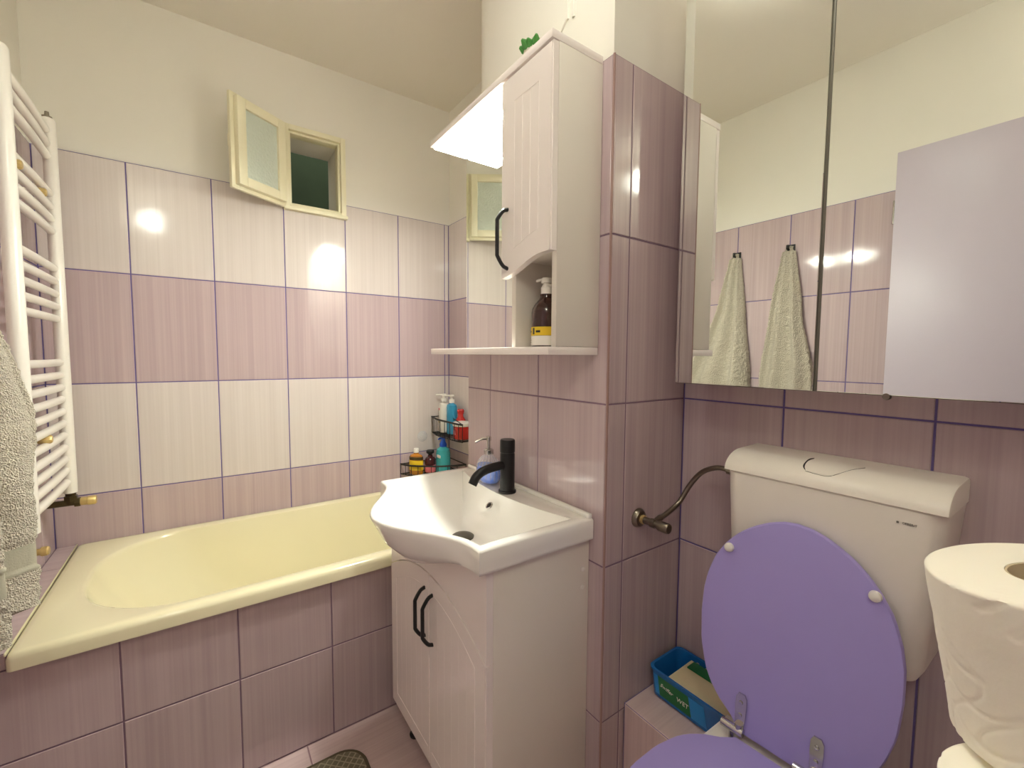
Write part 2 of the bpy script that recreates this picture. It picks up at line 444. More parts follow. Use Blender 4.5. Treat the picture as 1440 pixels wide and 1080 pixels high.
# right wall
bm = wall_mesh([((XR + GB, YL - .14, 0), (XR + .14, YB + .14, T), 0), ((XR + PB, YL - .14, T), (XR + .14, YB + .14, H), 1)])
wr = tag(obj('wall_right', bm, ('grout', 'plaster'), smooth=False), 'mauve tiled end wall beyond the toilet', 'wall', kind='structure')
tiles(wr, '-X', XR, [YL, -.95, -.70, -.45, -.20, .05, YB], [0.0] + ROWS, lambda i, j: 'tile_mauve')

# ------------------------------------------------------------------ door leaf standing against the radiator wall (seen in the mirror)
dr = empty('door_1', (1.93, -1.14, .012), 'flat pale lilac door leaf standing open against the tiled wall', 'door', kind='structure')
obj('door_leaf', box((1.532, -1.16, .012), (2.332, -1.12, 2.015), .002), 'door', dr)
bm = bmesh.new(); add_box(bm, (2.26, -1.12, .93), (2.30, -1.113, 1.12), .003); obj('door_plate', bm, 'chrome', dr)
bm = bmesh.new(); tube(bm, [(2.28, -1.114, 1.05), (2.28, -1.075, 1.05), (2.27, -1.068, 1.05), (2.16, -1.066, 1.05)], .009, 12); obj('door_handle', bm, 'chrome', dr)
for z in (.25, 1.75):
    bm = bmesh.new(); tube(bm, [(1.527, -1.145, z), (1.527, -1.145, z + .09)], .007, 10); obj('hinge', bm, 'chrome', dr)

# unseen ceiling fill light, added to brighten the toilet side of the room
dl = empty('ceiling_fill', (1.42, -.36, H - .085), 'round glowing fill dome added on the ceiling in front of the pipe chase', 'lamp')
MT['opal'] = emit('ceiling_fill_light', LAMPC, CEILFILL)
bm = bmesh.new(); lathe(bm, (1.42, -.36, H), [(0, 0), (.105, 0), (.105, -.014), (.098, -.016), (0, -.016)], 36); obj('lamp_base', bm, 'whitep', dl)
bm = bmesh.new(); lathe(bm, (1.42, -.36, H - .016), [(.096, 0), (.096, -.012), (.088, -.028), (.066, -.040), (.036, -.046), (0, -.048)], 36); obj('lamp_globe', bm, 'opal', dl)
# wall lamp over the door (behind the camera, mirrored as the faint gleam on the pale tiles)
dl = empty('wall_lamp', (2.45, YL - PB, 2.27), 'white globe wall lamp above the lilac door', 'lamp')
MT['globe'] = emit('lamp_globe_light', LAMPC, DOORLAMP)
bm = bmesh.new(); lathe(bm, (2.45, YL - PB, 2.27), [(.05, 0), (.05, .012), (.035, .02), (.02, .024), (.02, .085), (0, .085)], 28, axis='Y'); obj('lamp_base', bm, 'whitep', dl)
bm = bmesh.new(); lathe(bm, (2.45, YL + .130, 2.27), [(.065 * math.sin(PI * k / 16), -.065 * math.cos(PI * k / 16)) for k in range(17)], 32, axis='Y'); obj('lamp_globe', bm, 'globe', dl)

# ------------------------------------------------------------------ small vent window
wn = empty('window_1', (0, -.34, 1.835), 'small cream-painted vent window standing open above the tiles', 'window', kind='structure')
FY0, FY1, FZ0, FZ1 = -.464, -.214, 1.835, 2.182
def ring_frame(x0, x1, y0, y1, z0, z1, b, bev=.002):
    bm = bmesh.new()
    add_box(bm, (x0, y0, z0), (x1, y0 + b, z1), bev); add_box(bm, (x0, y1 - b, z0), (x1, y1, z1), bev)
    add_box(bm, (x0, y0 + b, z1 - b), (x1, y1 - b, z1), bev); add_box(bm, (x0, y0 + b, z0), (x1, y1 - b, z0 + b), bev)
    return bm
obj('window_frame', ring_frame(-.012, .014, FY0, FY1, FZ0, FZ1, .021), 'frame', wn)
obj('window_stop', ring_frame(-.05, -.004, FY0 + .016, FY1 - .016, FZ0 + .016, FZ1 - .016, .014), 'frame', wn)
obj('window_sill', box((-.01, FY0 - .004, FZ0 - .006), (.024, FY1 + .004, FZ0 + .008), .003), 'frame', wn)
bm = bmesh.new()   # painted reveal through the wall
for lo, hi in (((-.22, WY0, WZ0), (-.02, WY0 + .004, WZ1)), ((-.22, WY1 - .004, WZ0), (-.02, WY1, WZ1)), ((-.22, WY0, WZ1 - .004), (-.02, WY1, WZ1)), ((-.22, WY0, WZ0), (-.02, WY1, WZ0 + .004))):
    add_box(bm, lo, hi)
obj('reveal', bm, 'plaster', wn, smooth=False)
# sash, hinged on the left jamb and swung out into the room
ang = math.radians(-146.5)
hinge = Vector((.018, FY0 + .002, FZ0))
def rotz(bm, piv, a):
    bmesh.ops.rotate(bm, verts=bm.verts[:], cent=piv, matrix=Matrix.Rotation(a, 3, 'Z')); return bm
SW, SH = .236, .345
y0, z0 = hinge.y, hinge.z
bm = ring_frame(hinge.x - .004, hinge.x + .010, y0, y0 + SW, z0, z0 + SH, .030)          # wide overlapping flange
add = ring_frame(hinge.x - .026, hinge.x - .003, y0 + .014, y0 + SW - .014, z0 + .014, z0 + SH - .014, .034)
me_ = bpy.data.meshes.new('t'); add.to_mesh(me_); add.free(); bm.from_mesh(me_); bpy.data.meshes.remove(me_)
sash = obj('sash', rotz(bm, hinge, ang), 'frame', wn)
bm = box((hinge.x - .016, y0 + .046, z0 + .046), (hinge.x - .011, y0 + SW - .046, z0 + SH - .046))
obj('pane', rotz(bm, hinge, ang), 'frosted', sash, smooth=False)
bm = bmesh.new(); tube(bm, [(hinge.x + .008, y0 + SW - .016, z0 + .19), (hinge.x + .026, y0 + SW - .016, z0 + .19)], .005, 10)
add_box(bm, (hinge.x + .02, y0 + SW - .022, z0 + .155), (hinge.x + .028, y0 + SW - .010, z0 + .20), .003)
obj('sash_handle', rotz(bm, hinge, ang), 'frame', sash)
# shaft behind the window
bm = bmesh.new()
for lo, hi, mi in (((-.75, -1.0, 1.5), (-.70, .4, 2.6), 0), ((-.75, -1.0, 1.45), (-.14, .4, 1.5), 0), ((-.75, -1.05, 1.45), (-.14, -1.0, 2.6), 0), ((-.75, .4, 1.45), (-.14, .45, 2.6), 0)):
    add_box(bm, lo, hi, 0, mi=mi)
tag(obj('wall_shaft', bm, 'green', smooth=False), 'dark green walls of the air shaft beyond the vent window', 'wall', kind='structure')

# ------------------------------------------------------------------ bathtub and its tiled surround
ap = wall_mesh([((.664, YL + .001, 0), (.68 - GB, YB - .001, .509), 0)])
ao = tag(obj('wall_tub_apron', ap, 'grout_mauve', smooth=False), 'low mauve tiled apron in front of the bathtub', 'wall', kind='structure')
tiles(ao, '+X', .68, [YL, -.958, -.708, -.458, -.208, .042, YB], [0.0, .291, .509], lambda i, j: 'tile_mauve')
le = wall_mesh([((0.001, YL + .001, .30), (.68 - GB, -1.146, .549 - GB), 0)])
lo_ = tag(obj('wall_ledge', le, 'grout_mauve', smooth=False), 'narrow mauve tiled ledge between the bathtub and the radiator wall', 'ledge', kind='structure')
tiles(lo_, '+Z', .549, [.001, .205, .445, .68], [YL + .001, -1.146], lambda i, j: 'tile_mauve')
tile(lo_, '+X', .68, YL, -1.146, .509, .548, 'tile_mauve')
obj('caulk', box((.004, -1.1475, .545), (.69, -1.1440, .5525), .001), 'tub', lo_)

def rrect(x0, x1, y0, y1, rs, n, z, e=1.0):
    """rounded rectangle, rs = corner radii (x0y0, x1y0, x1y1, x0y1), n points per corner"""
    out = []
    cs = [((x0, y0), rs[0], PI), ((x1, y0), rs[1], 1.5 * PI), ((x1, y1), rs[2], 0), ((x0, y1), rs[3], .5 * PI)]
    sg = [(1, 1), (-1, 1), (-1, -1), (1, -1)]
    for (c, r, a0), s in zip(cs, sg):
        cx, cy = c[0] + s[0] * r, c[1] + s[1] * r
        for k in range(n):
            a = a0 + (k / (n - 1)) * PI / 2
            out.append((cx + r * math.cos(a), cy + r * math.sin(a), z))
    return out
tb = empty('bathtub', (.35, -.42, 0.0), 'cream enamelled bathtub built in along the window wall', 'bathtub')
bx0, bx1, by0, by1 = .003, .700, -1.145, YB - .002
n = 14
L = []
ox = lambda d, z, r: rrect(bx0 + d, bx1 - d, by0 + d, by1 - d, (r, r, r, r), n, z)
L.append(rrect(bx0 + .012, .683, by0 + .012, by1 - .012, (.01,) * 4, n, .513))
L.append(rrect(bx0, bx1, by0, by1, (.012,) * 4, n, .512))
L.append(rrect(bx0, bx1, by0, by1, (.012,) * 4, n, .538))
L.append(ox(.003, .547, .014)); L.append(ox(.009, .5515, .018)); L.append(ox(.018, .552, .022))
inner = lambda t, z: rrect(.052 + .085 * t, .648 - .085 * t, -1.062 + .33 * t ** 1.25, by1 - .055 - .09 * t, (.24 - .04 * t, .26 - .05 * t, .16 + .02 * t, .15 + .02 * t), n, z)
L.append(rrect(.044, .655, -1.070, by1 - .047, (.245, .265, .165, .155), n, .5515))
L.append(inner(0, .548)); L.append(inner(.03, .538)); L.append(inner(.08, .515)); L.append(inner(.18, .47))
L.append(inner(.35, .40)); L.append(inner(.55, .32)); L.append(inner(.72, .255)); L.append(inner(.86, .205)); L.append(inner(1.0, .178))
L.append(rrect(.22, .48, -.62, by1 - .22, (.12,) * 4, n, .165))
bm = bmesh.new(); loft(bm, L, True, False, True)
obj('tub_shell', bm, 'tub', tb, angle=50)
bm = bmesh.new(); lathe(bm, (.35, .02, .166), [(.03, 0), (.032, .003), (.028, .005), (0, .004)], 24); obj('drain', bm, 'oldchrome', tb)
bm = bmesh.new(); lathe(bm, (.35, by1 - .092, .44), [(.0, -.03), (.03, -.028), (.034, -.02), (.034, .0)], 24, axis='Y'); obj('overflow_cap', bm, 'oldchrome', tb)

# ------------------------------------------------------------------ towel radiator
rd = empty('towel_radiator', (.35, -1.12, .77), 'white ladder towel radiator on the wall above the tub ledge', 'radiator')
RX0, RX1, RY = .150, .546, -1.127
for x in (RX0, RX1):
    bm = bmesh.new()
    prof = []
    for k in range(20):
        a = 2 * PI * k / 20
        prof.append((x + .019 * math.cos(a) * (1 if abs(math.cos(a)) < .95 else 1.0), RY + .017 * math.sin(a)))
    loft(bm, [[(p[0], p[1], .772) for p in prof], [(p[0], p[1], 1.925) for p in prof],
              [(x + (p[0] - x) * .8, RY + (p[1] - RY) * .8, 1.932) for p in prof]], True, True, True)
    po = obj('post', bm, 'radiator', rd)
    if x == RX0:
        bm = bmesh.new(); lathe(bm, (x, RY - .002, 1.932), [(.012, 0), (.012, .006), (.006, .007), (.005, .02), (.0, .021)], 14); obj('air_vent', bm, 'oldchrome', po)
RZ = [1.893, 1.854, 1.816, 1.704, 1.666, 1.629, 1.592, 1.479, 1.440, 1.402, 1.363, 1.325, 1.190, 1.151, 1.112, 1.074, 1.036, .998, .960, .921, .884, .847, .809]
rung0 = None
for z in RZ:
    if rung0 is None:
        bm = bmesh.new()
        tube(bm, smoothpath([(RX0, RY - .006, z), (RX0 + .05, RY - .004, z), ((RX0 + RX1) / 2, RY - .002, z), (RX1 - .05, RY - .004, z), (RX1, RY - .006, z)], 5), .0112, 12)
        rung0 = obj('rung', bm, 'radiator', rd)
    else:
        c = rung0.copy(); COL.objects.link(c); c.parent = rd; c.location = rung0.location + Vector((0, 0, z - RZ[0]))
for (x, z) in ((.480, 1.685), (.275, 1.678), (.37, .980)):
    bm = bmesh.new(); tube(bm, [(x, YL, z), (x, RY - .012, z)], .006, 10)
    lathe(bm, (x, YL + .0, z), [(.014, 0), (.014, .008), (.006, .012)], 14, axis='Y')
    br = obj('wall_bracket', bm, 'radiator', rd)
    bm = bmesh.new(); lathe(bm, (x, RY - .018, z), [(0, 0), (.011, 0), (.012, .004), (.012, .026), (.009, .03), (0, .031)], 8, axis='Y'); obj('brass_cap', bm, 'brass', br)
# radiator valve under the far post
bm = bmesh.new()
tube(bm, [(RX0, RY, .772), (RX0, RY, .735)], .013, 12); lathe(bm, (RX0, RY, .745), [(.017, 0), (.017, .016)], 6)
tube(bm, [(RX0, YL, .738), (RX0, RY + .022, .738)], .010, 12); lathe(bm, (RX0, RY + .008, .738), [(.015, 0), (.015, .014)], 6, axis='Y')
vo = obj('radiator_valve', bm, 'brassdark', rd)
bm = bmesh.new(); lathe(bm, (RX0, RY + .022, .738), [(0, 0), (.012, 0), (.013, .004), (.013, .016), (.0145, .018), (.0145, .034), (.012, .038), (0, .038)], 16, axis='Y'); obj('valve_cap', bm, 'brass', vo)
# capped pipe stub above the ledge
st = bmesh.new(); lathe(st, (.235, YL, .622), [(.018, 0), (.018, .003), (.010, .005), (.010, .018), (.014, .019), (.014, .032), (.011, .036), (0, .036)], 16, axis='Y')
tag(obj('pipe_stub', st, 'brass'), 'short brass capped pipe stub on the wall just above the tub ledge', 'pipe fitting')

# ------------------------------------------------------------------ towels on hooks
def hook(x, z, label):
    e = empty('towel_hook', (x, YL, z), label, 'hook', 'square black towel hooks')
    obj('hook_plate', box((x - .02, YL, z - .02), (x + .02, YL + .006, z + .02), .002), 'blackp', e)
    bm = bmesh.new(); tube(bm, [(x, YL + .005, z - .006), (x, YL + .03, z - .006), (x, YL + .036, z), (x, YL + .036, z + .014)], .006, 10); obj('hook_arm', bm, 'blackp', e)
def towel(name, x, ztop, zbot, L0, L1, ymax, seed, label, bandz):
    """closed, draped sheet: hangs from one point and opens downwards in folds"""
    nu, nv = 230, 300
    bm = bmesh.new(); rings = []
    for j in range(nv + 1):
        t = j / nv; z = ztop + (zbot - ztop) * t
        op = min(1, t * 1.5) ** .85
        xa = x - .012 + (L0(t) - x) * 1.0 if t > .02 else x - .014
        xb = x + .012 + (L1(t) - x) * 1.0 if t > .02 else x + .014
        d = .018 + (ymax - .018) * min(1, t * 1.5) ** .9
        xc, hw = (xa + xb) / 2, (xb - xa) / 2
        ring = []
        for i in range(nu):
            a = 2 * PI * i / nu; s, c = math.sin(a), math.cos(a)
            px = xc + hw * math.copysign(abs(c) ** .8, c)
            fold = (.5 + .5 * math.sin(c * 8.5 + seed + 1.6 * t + .5 * math.sin(t * 5 + seed))) ** 1.4
            fy = d * (.22 + .78 * (.38 * abs(s) ** .6 + .62 * abs(s) ** .5 * fold))
            py = YL + .012 + (fy if s > 0 else .004 * abs(s))
            nz = noise.noise(Vector((px * 60, py * 60, z * 60)) + Vector((seed, 0, 0))) * .0030 + noise.noise(Vector((px * 150, py * 150, z * 150))) * .0026 + noise.noise(Vector((px * 320, py * 320, z * 320))) * .0024
            if bandz[0] < z < bandz[1]: nz = -.0035
            dx = nz * c; dy = nz * max(s, 0)
            zz = z + (.012 * math.sin(c * 5 + seed) * t * t)
            ring.append((px + dx, py + dy, zz))
        rings.append(ring)
    loft(bm, rings, True, True, True)
    for f in bm.faces:
        zc = sum(v.co.z for v in f.verts) / len(f.verts)
        if bandz[0] < zc < bandz[1]: f.material_index = 1
    e = obj(name, bm, ('towel', 'band'), angle=80)
    return tag(e, label, 'towel')
hook(.88, 1.745, 'black square hook holding the towel beside the radiator')
hook(1.135, 1.735, 'black square hook holding the towel beside the lilac door')
lerp = lambda a, b, t: a + (b - a) * t
def pl(*pts):
    def f(t):
        for (t0, v0), (t1, v1) in zip(pts, pts[1:]):
            if t <= t1:
                k = (t - t0) / (t1 - t0); k = k * k * (3 - 2 * k) * .5 + k * .5
                return v0 + (v1 - v0) * k
        return pts[-1][1]
    return f
towel('bath_towel', .88, 1.755, .695, pl((0, .866), (.25, .82), (.42, .76), (.54, .675), (.62, .635), (.69, .66), (.76, .70), (.88, .69), (.96, .70), (1, .73)),
      pl((0, .894), (.3, .93), (.6, .965), (1, .975)), .132, 1.3, 'grey terry towel hanging from a hook next to the radiator', (.775, .83))
towel('bath_towel', 1.135, 1.745, .70, pl((0, 1.12), (.3, 1.08), (.6, 1.05), (1, 1.04)), pl((0, 1.15), (.3, 1.19), (.6, 1.25), (1, 1.29)), .085, 3.1,
      'grey terry towel hanging from a hook next to the lilac door', (.77, .82))

# ------------------------------------------------------------------ wall cabinet with mirror and lamp
wcab = empty('mirror_cabinet', (1.067, 0, 1.223), 'white wall cabinet with mirror and lit canopy above the washbasin', 'cabinet')
KX0, KX1, KD = .768, 1.367, -.133
obj('canopy', box((KX0, -.153, 1.881), (KX1, -.001, 1.899), .0015), 'white', wcab)
obj('bottom_shelf', box((.771, -.154, 1.223), (KX1, -.001, 1.241), .0015), 'white', wcab)
obj('side_panel', box((KX1 - .016, KD, 1.2415), (KX1, -.001, 1.8805), .001), 'whitematt', wcab)
obj('side_panel', box((1.200, KD, 1.2415), (1.216, -.001, 1.8805), .001), 'whitematt', wcab)
obj('inner_shelf', box((1.2165, KD + .004, 1.452), (KX1 - .0165, -.011, 1.468), .001), 'whitematt', wcab)
obj('back_panel', box((1.2165, -.010, 1.2415), (KX1 - .0165, -.001, 1.8805)), 'whitematt', wcab)
mirr = obj('mirror_back', box((.772, -.019, 1.2415), (1.1995, -.001, 1.8805)), 'white', wcab)
obj('mirror_glass', box((.7735, -.023, 1.243), (1.198, -.0195, 1.8795), .0008, 1), 'mirror', mirr, smooth=False)
# door with a swept lower edge and vertical mouldings
DX0, DX1 = 1.177, 1.367
def dbot(x):
    u = (x - DX0) / (DX1 - DX0); s = min(1, max(0, u / .85)); return 1.411 + .037 * (s * s * (3 - 2 * s))
poly = [(DX0, 1.878), (DX0, dbot(DX0))] + [(DX0 + (DX1 - DX0) * k / 20, dbot(DX0 + (DX1 - DX0) * k / 20)) for k in range(1, 20)] + [(DX1, dbot(DX1)), (DX1, 1.878)]
bm = bmesh.new(); prism(bm, poly, 'Y', -.151, -.134)
bmesh.ops.bevel(bm, geom=[e for e in bm.edges if all(v.co.y < -.15 for v in e.verts)], offset=.003, segments=2, affect='EDGES')
kd = obj('cabinet_door', bm, 'white', wcab)
bm = bmesh.new()
for k in range(4):
    x = DX0 + .055 + .030 * k
    tube(bm, [(x, -.1507, dbot(x) + .055), (x, -.1507, 1.815)], .0011, 6)
tube(bm, smoothpath([(DX0 + .055 + .0225 * k, -.1507, dbot(DX0 + .055 + .0225 * k) + .055) for k in range(5)], 4), .0011, 6)
tube(bm, [(DX0 + .055, -.1507, 1.815), (DX0 + .145, -.1507, 1.815)], .0011, 6)
obj('door_moulding', bm, 'white', kd)
def bow_handle(x, yf, za, zb, parent, out=.030, r=.0048):
    bm = bmesh.new()
    pts = [(x, yf + .001, zb), (x, yf - out * .45, zb - .006), (x, yf - out * .95, zb - .026), (x, yf - out, zb - .036), (x, yf - out, (za + zb) / 2), (x, yf - out, za + .036), (x, yf - out * .95, za + .026), (x, yf - out * .45, za + .006), (x, yf + .001, za)]
    tube(bm, smoothpath(pts, 4), r, 10)
    return obj('handle', bm, 'black', parent)
bow_handle(1.205, -.151, 1.432, 1.573, kd)
# lamp: two round spots, plus a glowing sheet added to whiten the canopy underside
lp = obj('glow_sheet', box((KX0 + .012, -.143, 1.873), (1.172, -.026, 1.8808), .002), 'canopy_glow', wcab, smooth=False)
for x in (.86, 1.06):
    bm = bmesh.new(); lathe(bm, (x, -.085, 1.8665), [(0, 0), (.034, 0), (.036, .002), (.036, .0063)], 28)
    obj('spot_lamp', bm, 'lampdisc', lp)

# things on and in the cabinet
bt = empty('pump_bottle', (1.280, -.088, 1.2412), 'brown pump bottle with yellow and white label inside the wall cabinet', 'bottle')
bm = bmesh.new(); lathe(bm, (1.280, -.088, 1.2412), [(0, 0), (.034, 0), (.036, .004), (.036, .082), (.034, .092), (.027, .104), (.018, .114), (.0155, .119), (.0155, .126), (0, .126)], 32); bo = obj('bottle_body', bm, 'amber', bt)
bm = bmesh.new(); lathe(bm, (1.280, -.088, 1.2412), [(.0363, .004), (.0366, .005), (.0366, .026), (.0363, .0265)], 40); obj('label_white', bm, 'whitep', bo)
bm = bmesh.new(); lathe(bm, (1.280, -.088, 1.2412), [(.0363, .027), (.0367, .0275), (.0367, .047), (.0363, .0475)], 40); lab = obj('label_yellow', bm, 'yellow', bo)
def curved_bar(a0, a1, z0, z1, r, c=(1.280, -.088)):
    bm = bmesh.new(); A = [a0 + (a1 - a0) * k / 8 for k in range(9)]
    loft(bm, [[(c[0] + r * math.cos(a), c[1] + r * math.sin(a), z0) for a in A], [(c[0] + r * math.cos(a), c[1] + r * math.sin(a), z1) for a in A]], False)
    return bm
base = 1.2412; aF = math.radians(-105)
obj('label_print', curved_bar(aF - .62, aF - .10, base + .035, base + .0385, .0369), 'ink', bo)
obj('label_print', curved_bar(aF + .12, aF + .30, base + .030, base + .045, .0369), 'ink', bo)
obj('label_print', curved_bar(aF + .42, aF + .75, base + .034, base + .039, .0369), 'ink', bo)
for k, (z, l) in enumerate(((.021, .35), (.016, .45), (.011, .42))): obj('label_print', curved_bar(aF - .55, aF - .55 + l, base + z, base + z + .0016, .0369), 'ink', bo)
bm = bmesh.new(); lathe(bm, (1.280, -.088, base + .126), [(.0135, 0), (.0135, .016), (.011, .018), (.011, .021), (.008, .022), (.008, .026), (.013, .0265), (.0135, .036), (.011, .039), (0, .039)], 24)
tube(bm, [(1.280, -.088, base + .161), (1.262, -.097, base + .161), (1.256, -.100, base + .159)], [.004, .0035, .003], 10); obj('pump_head', bm, 'whitep', bt)

pt = empty('potted_succulent', (1.186, -.058, 1.8992), 'tiny green succulent in a white pot on top of the wall cabinet', 'plant')
bm = bmesh.new(); lathe(bm, (1.186, -.058, 1.8992), [(0, 0), (.024, 0), (.030, .095), (.031, .10), (.027, .10), (.026, .092), (0, .092)], 24); obj('pot', bm, 'pot', pt)
for k in range(11):
    a = k * 2.4; tl = .74 + .05 * (k % 4); ln = .026 + .005 * (k % 3)
    bm = bmesh.new()
    d = Vector((math.cos(a) * math.sin(tl * 1.7), math.sin(a) * math.sin(tl * 1.7), math.cos(tl * 1.7))); b0 = Vector((1.186, -.058, 1.983)) + Vector((math.cos(a), math.sin(a), 0)) * .008
    tube(bm, [b0, b0 + d * ln * .3, b0 + d * ln * .7 + Vector((0, 0, .003)), b0 + d * ln + Vector((0, 0, .006))], [.004, .011, .010, .003], 8)
    obj('leaf', bm, 'leaf', pt)

# painted cable on the plaster above the cabinet
cb = bmesh.new()
tube(cb, smoothpath([(1.228, .014, H - .001), (1.228, .014, 2.10), (1.226, .014, 2.075), (1.195, .014, 2.045)], 6), .0042, 8)
tube(cb, [(1.250, .014, H - .001), (1.250, .014, 2.06)], .0042, 8)
tag(obj('wall_cable', cb, 'plaster'), 'pair of painted-over cables on the plaster above the wall cabinet', 'cable')

# ------------------------------------------------------------------ vanity unit
VX0, VX1, VZ0, VZ1, VY = .786, 1.350, .118, .772, -.282
va = empty('vanity_cabinet', (1.068, -.14, 0), 'white vanity cabinet with two arched doors under the washbasin', 'cabinet')
bm = bmesh.new()
add_box(bm, (VX0, VY, VZ0), (VX0 + .016, -.001, VZ1), .001); add_box(bm, (VX1 - .016, VY, VZ0), (VX1, -.001, VZ1), .001)
add_box(bm, (VX0 + .016, VY, VZ0), (VX1 - .016, -.001, VZ0 + .016)); add_box(bm, (VX0 + .016, -.012, VZ0 + .016), (VX1 - .016, -.001, VZ1))
obj('cabinet_body', bm, 'whitematt', va)
vm = (VX0 + VX1) / 2
def arch(x):
    u = abs(x - vm) / ((VX1 - VX0) / 2)
    return .566 + .082 * math.cos(min(u, 1) ** 1.15 * PI / 2) ** 1.0 + (.0 if u < .93 else 0)
def half(a, b, k=24): return [a + (b - a) * i / k for i in range(k + 1)]
poly = [(x, arch(x) + .0015) for x in half(VX0, VX1, 48)] + [(x, VZ1 - .0775 * .5 * (1 + math.cos(PI * min(1, abs(x - 1.065) / .275)))) for x in half(VX1, VX0, 48)]
bm = bmesh.new(); prism(bm, poly, 'Y', -.299, VY - .0005); obj('fascia', bm, 'white', va)
for (a, b, hx) in ((VX0, vm - .001, vm - .026), (vm + .001, VX1, vm + .022)):
    poly = [(a, VZ0)] + [(b, VZ0)] + [(x, arch(x) - .0015) for x in half(b, a)]
    bm = bmesh.new(); prism(bm, poly, 'Y', -.301, VY - .0005)
    bmesh.ops.bevel(bm, geom=[e for e in bm.edges if all(v.co.y < -.30 for v in e.verts)], offset=.0022, segments=2, affect='EDGES')
    d = obj('vanity_door', bm, 'white', va)
    bm = bmesh.new()
    ins = .045
    i0, i1 = (a + ins, b - .012) if a < vm - .1 else (a + .012, b - ins)
    iz = lambda x: .566 + .082 * math.cos(min(abs(x - vm) / ((VX1 - VX0) / 2 - ins * .35), 1) ** 1.15 * PI / 2) - .045
    xs = half(i0, i1, 20)
    tube(bm, [(x, -.3006, iz(x)) for x in xs], .0013, 6)
    tube(bm, [(i0, -.3008, VZ0 + .045), (i1, -.3008, VZ0 + .045)], .0016, 6)
    xe = i0 if a < vm - .1 else i1
    tube(bm, [(xe, -.3008, VZ0 + .045), (xe, -.3008, iz(xe))], .0016, 6)
    for k in range(1, 6):
        x = i0 + (i1 - i0) * k / 6
        tube(bm, [(x, -.3006, VZ0 + .05), (x, -.3006, iz(x) - .004)], .0008, 6)
    obj('door_moulding', bm, 'white', d)
    bow_handle(hx, -.301, .468, .602, d, .028, .005)
for x in (VX0 + .05, VX1 - .05):
    for y in (-.245, -.04):
        bm = bmesh.new(); lathe(bm, (x, y, 0), [(.018, 0), (.019, .006), (.014, .012), (.014, .1), (.022, .112), (.022, VZ0 + .0)], 18); obj('leg', bm, 'blackp', va)
for z in (.70, .655):
    bm = bmesh.new(); lathe(bm, (VX1 - .0005, -.022, z), [(.006, 0), (.006, .002), (.003, .004), (0, .004)], 12, axis='X'); obj('screw_cap', bm, 'whitep', va)

# washbasin
BX0, BX1, BXM = .766, 1.364, 1.065
bs = empty('washbasin', (BXM, -.2, .772), 'white bow-fronted ceramic washbasin on the vanity cabinet', 'sink')
def bell(x): return .5 * (1 + math.cos(PI * min(1, abs(x - BXM) / .275)))
def outline(k_in=0.0, front=.12, ydepth=-.325):
    P = []
    m = 20
    for i in range(m): P.append((BX0 + k_in + (BX1 - BX0 - 2 * k_in) * i / m, -.002 - k_in))
    for i in range(12): P.append((BX1 - k_in, -.002 - k_in + (ydepth + .002 + 2 * k_in) * i / 12))
    for i in range(40):
        x = BX1 - k_in - (BX1 - BX0 - 2 * k_in) * i / 40
        P.append((x, ydepth + k_in - front * bell(x)))
    for i in range(12): P.append((BX0 + k_in, ydepth + k_in + (-.002 - ydepth - 2 * k_in) * i / 12))
    return P
ZR = .829
def lvl(P, z): return [(p[0], p[1], z(p) if callable(z) else z) for p in P]
O = outline()
isfront = [20 + 12 <= i < 20 + 12 + 40 for i in range(len(O))]
def under(fr, zf, ks, ky):
    P = []
    for i, p in enumerate(O):
        if isfront[i]:
            b_ = bell(p[0]); P.append((BXM + (p[0] - BXM) * ks, lerp(-.318, -.325 - .12 * b_ * ky, 1) + .004, .776 - zf * b_))
        else: P.append((BXM + (p[0] - BXM) * (.985 if fr else 1), p[1], .774))
    return P
loops = []
loops.append([(BXM + (p[0] - BXM) * .90, max(p[1], -.29) if not isfront[i] else -.285, .772 - (.070 * bell(p[0]) if isfront[i] else 0)) for i, p in enumerate(O)])
loops.append([(BXM + (p[0] - BXM) * .985, p[1] if not isfront[i] else -.308, .773 - (.078 * bell(p[0]) if isfront[i] else 0)) for i, p in enumerate(O)])
loops.append([(p[0], p[1] if not isfront[i] else -.325 - .045 * bell(p[0]), .776 - (.062 * bell(p[0]) if isfront[i] else 0)) for i, p in enumerate(O)])
loops.append([(p[0], p[1] if not isfront[i] else -.325 - .088 * bell(p[0]), .782 - (.024 * bell(p[0]) if isfront[i] else 0)) for i, p in enumerate(O)])
loops.append([(p[0], p[1] if not isfront[i] else -.325 - .112 * bell(p[0]), .800 + (.006 * bell(p[0]) if isfront[i] else 0)) for i, p in enumerate(O)])
loops.append(lvl(O, ZR - .007)); loops.append(lvl(outline(.0025), ZR - .0018)); loops.append(lvl(outline(.007), ZR))
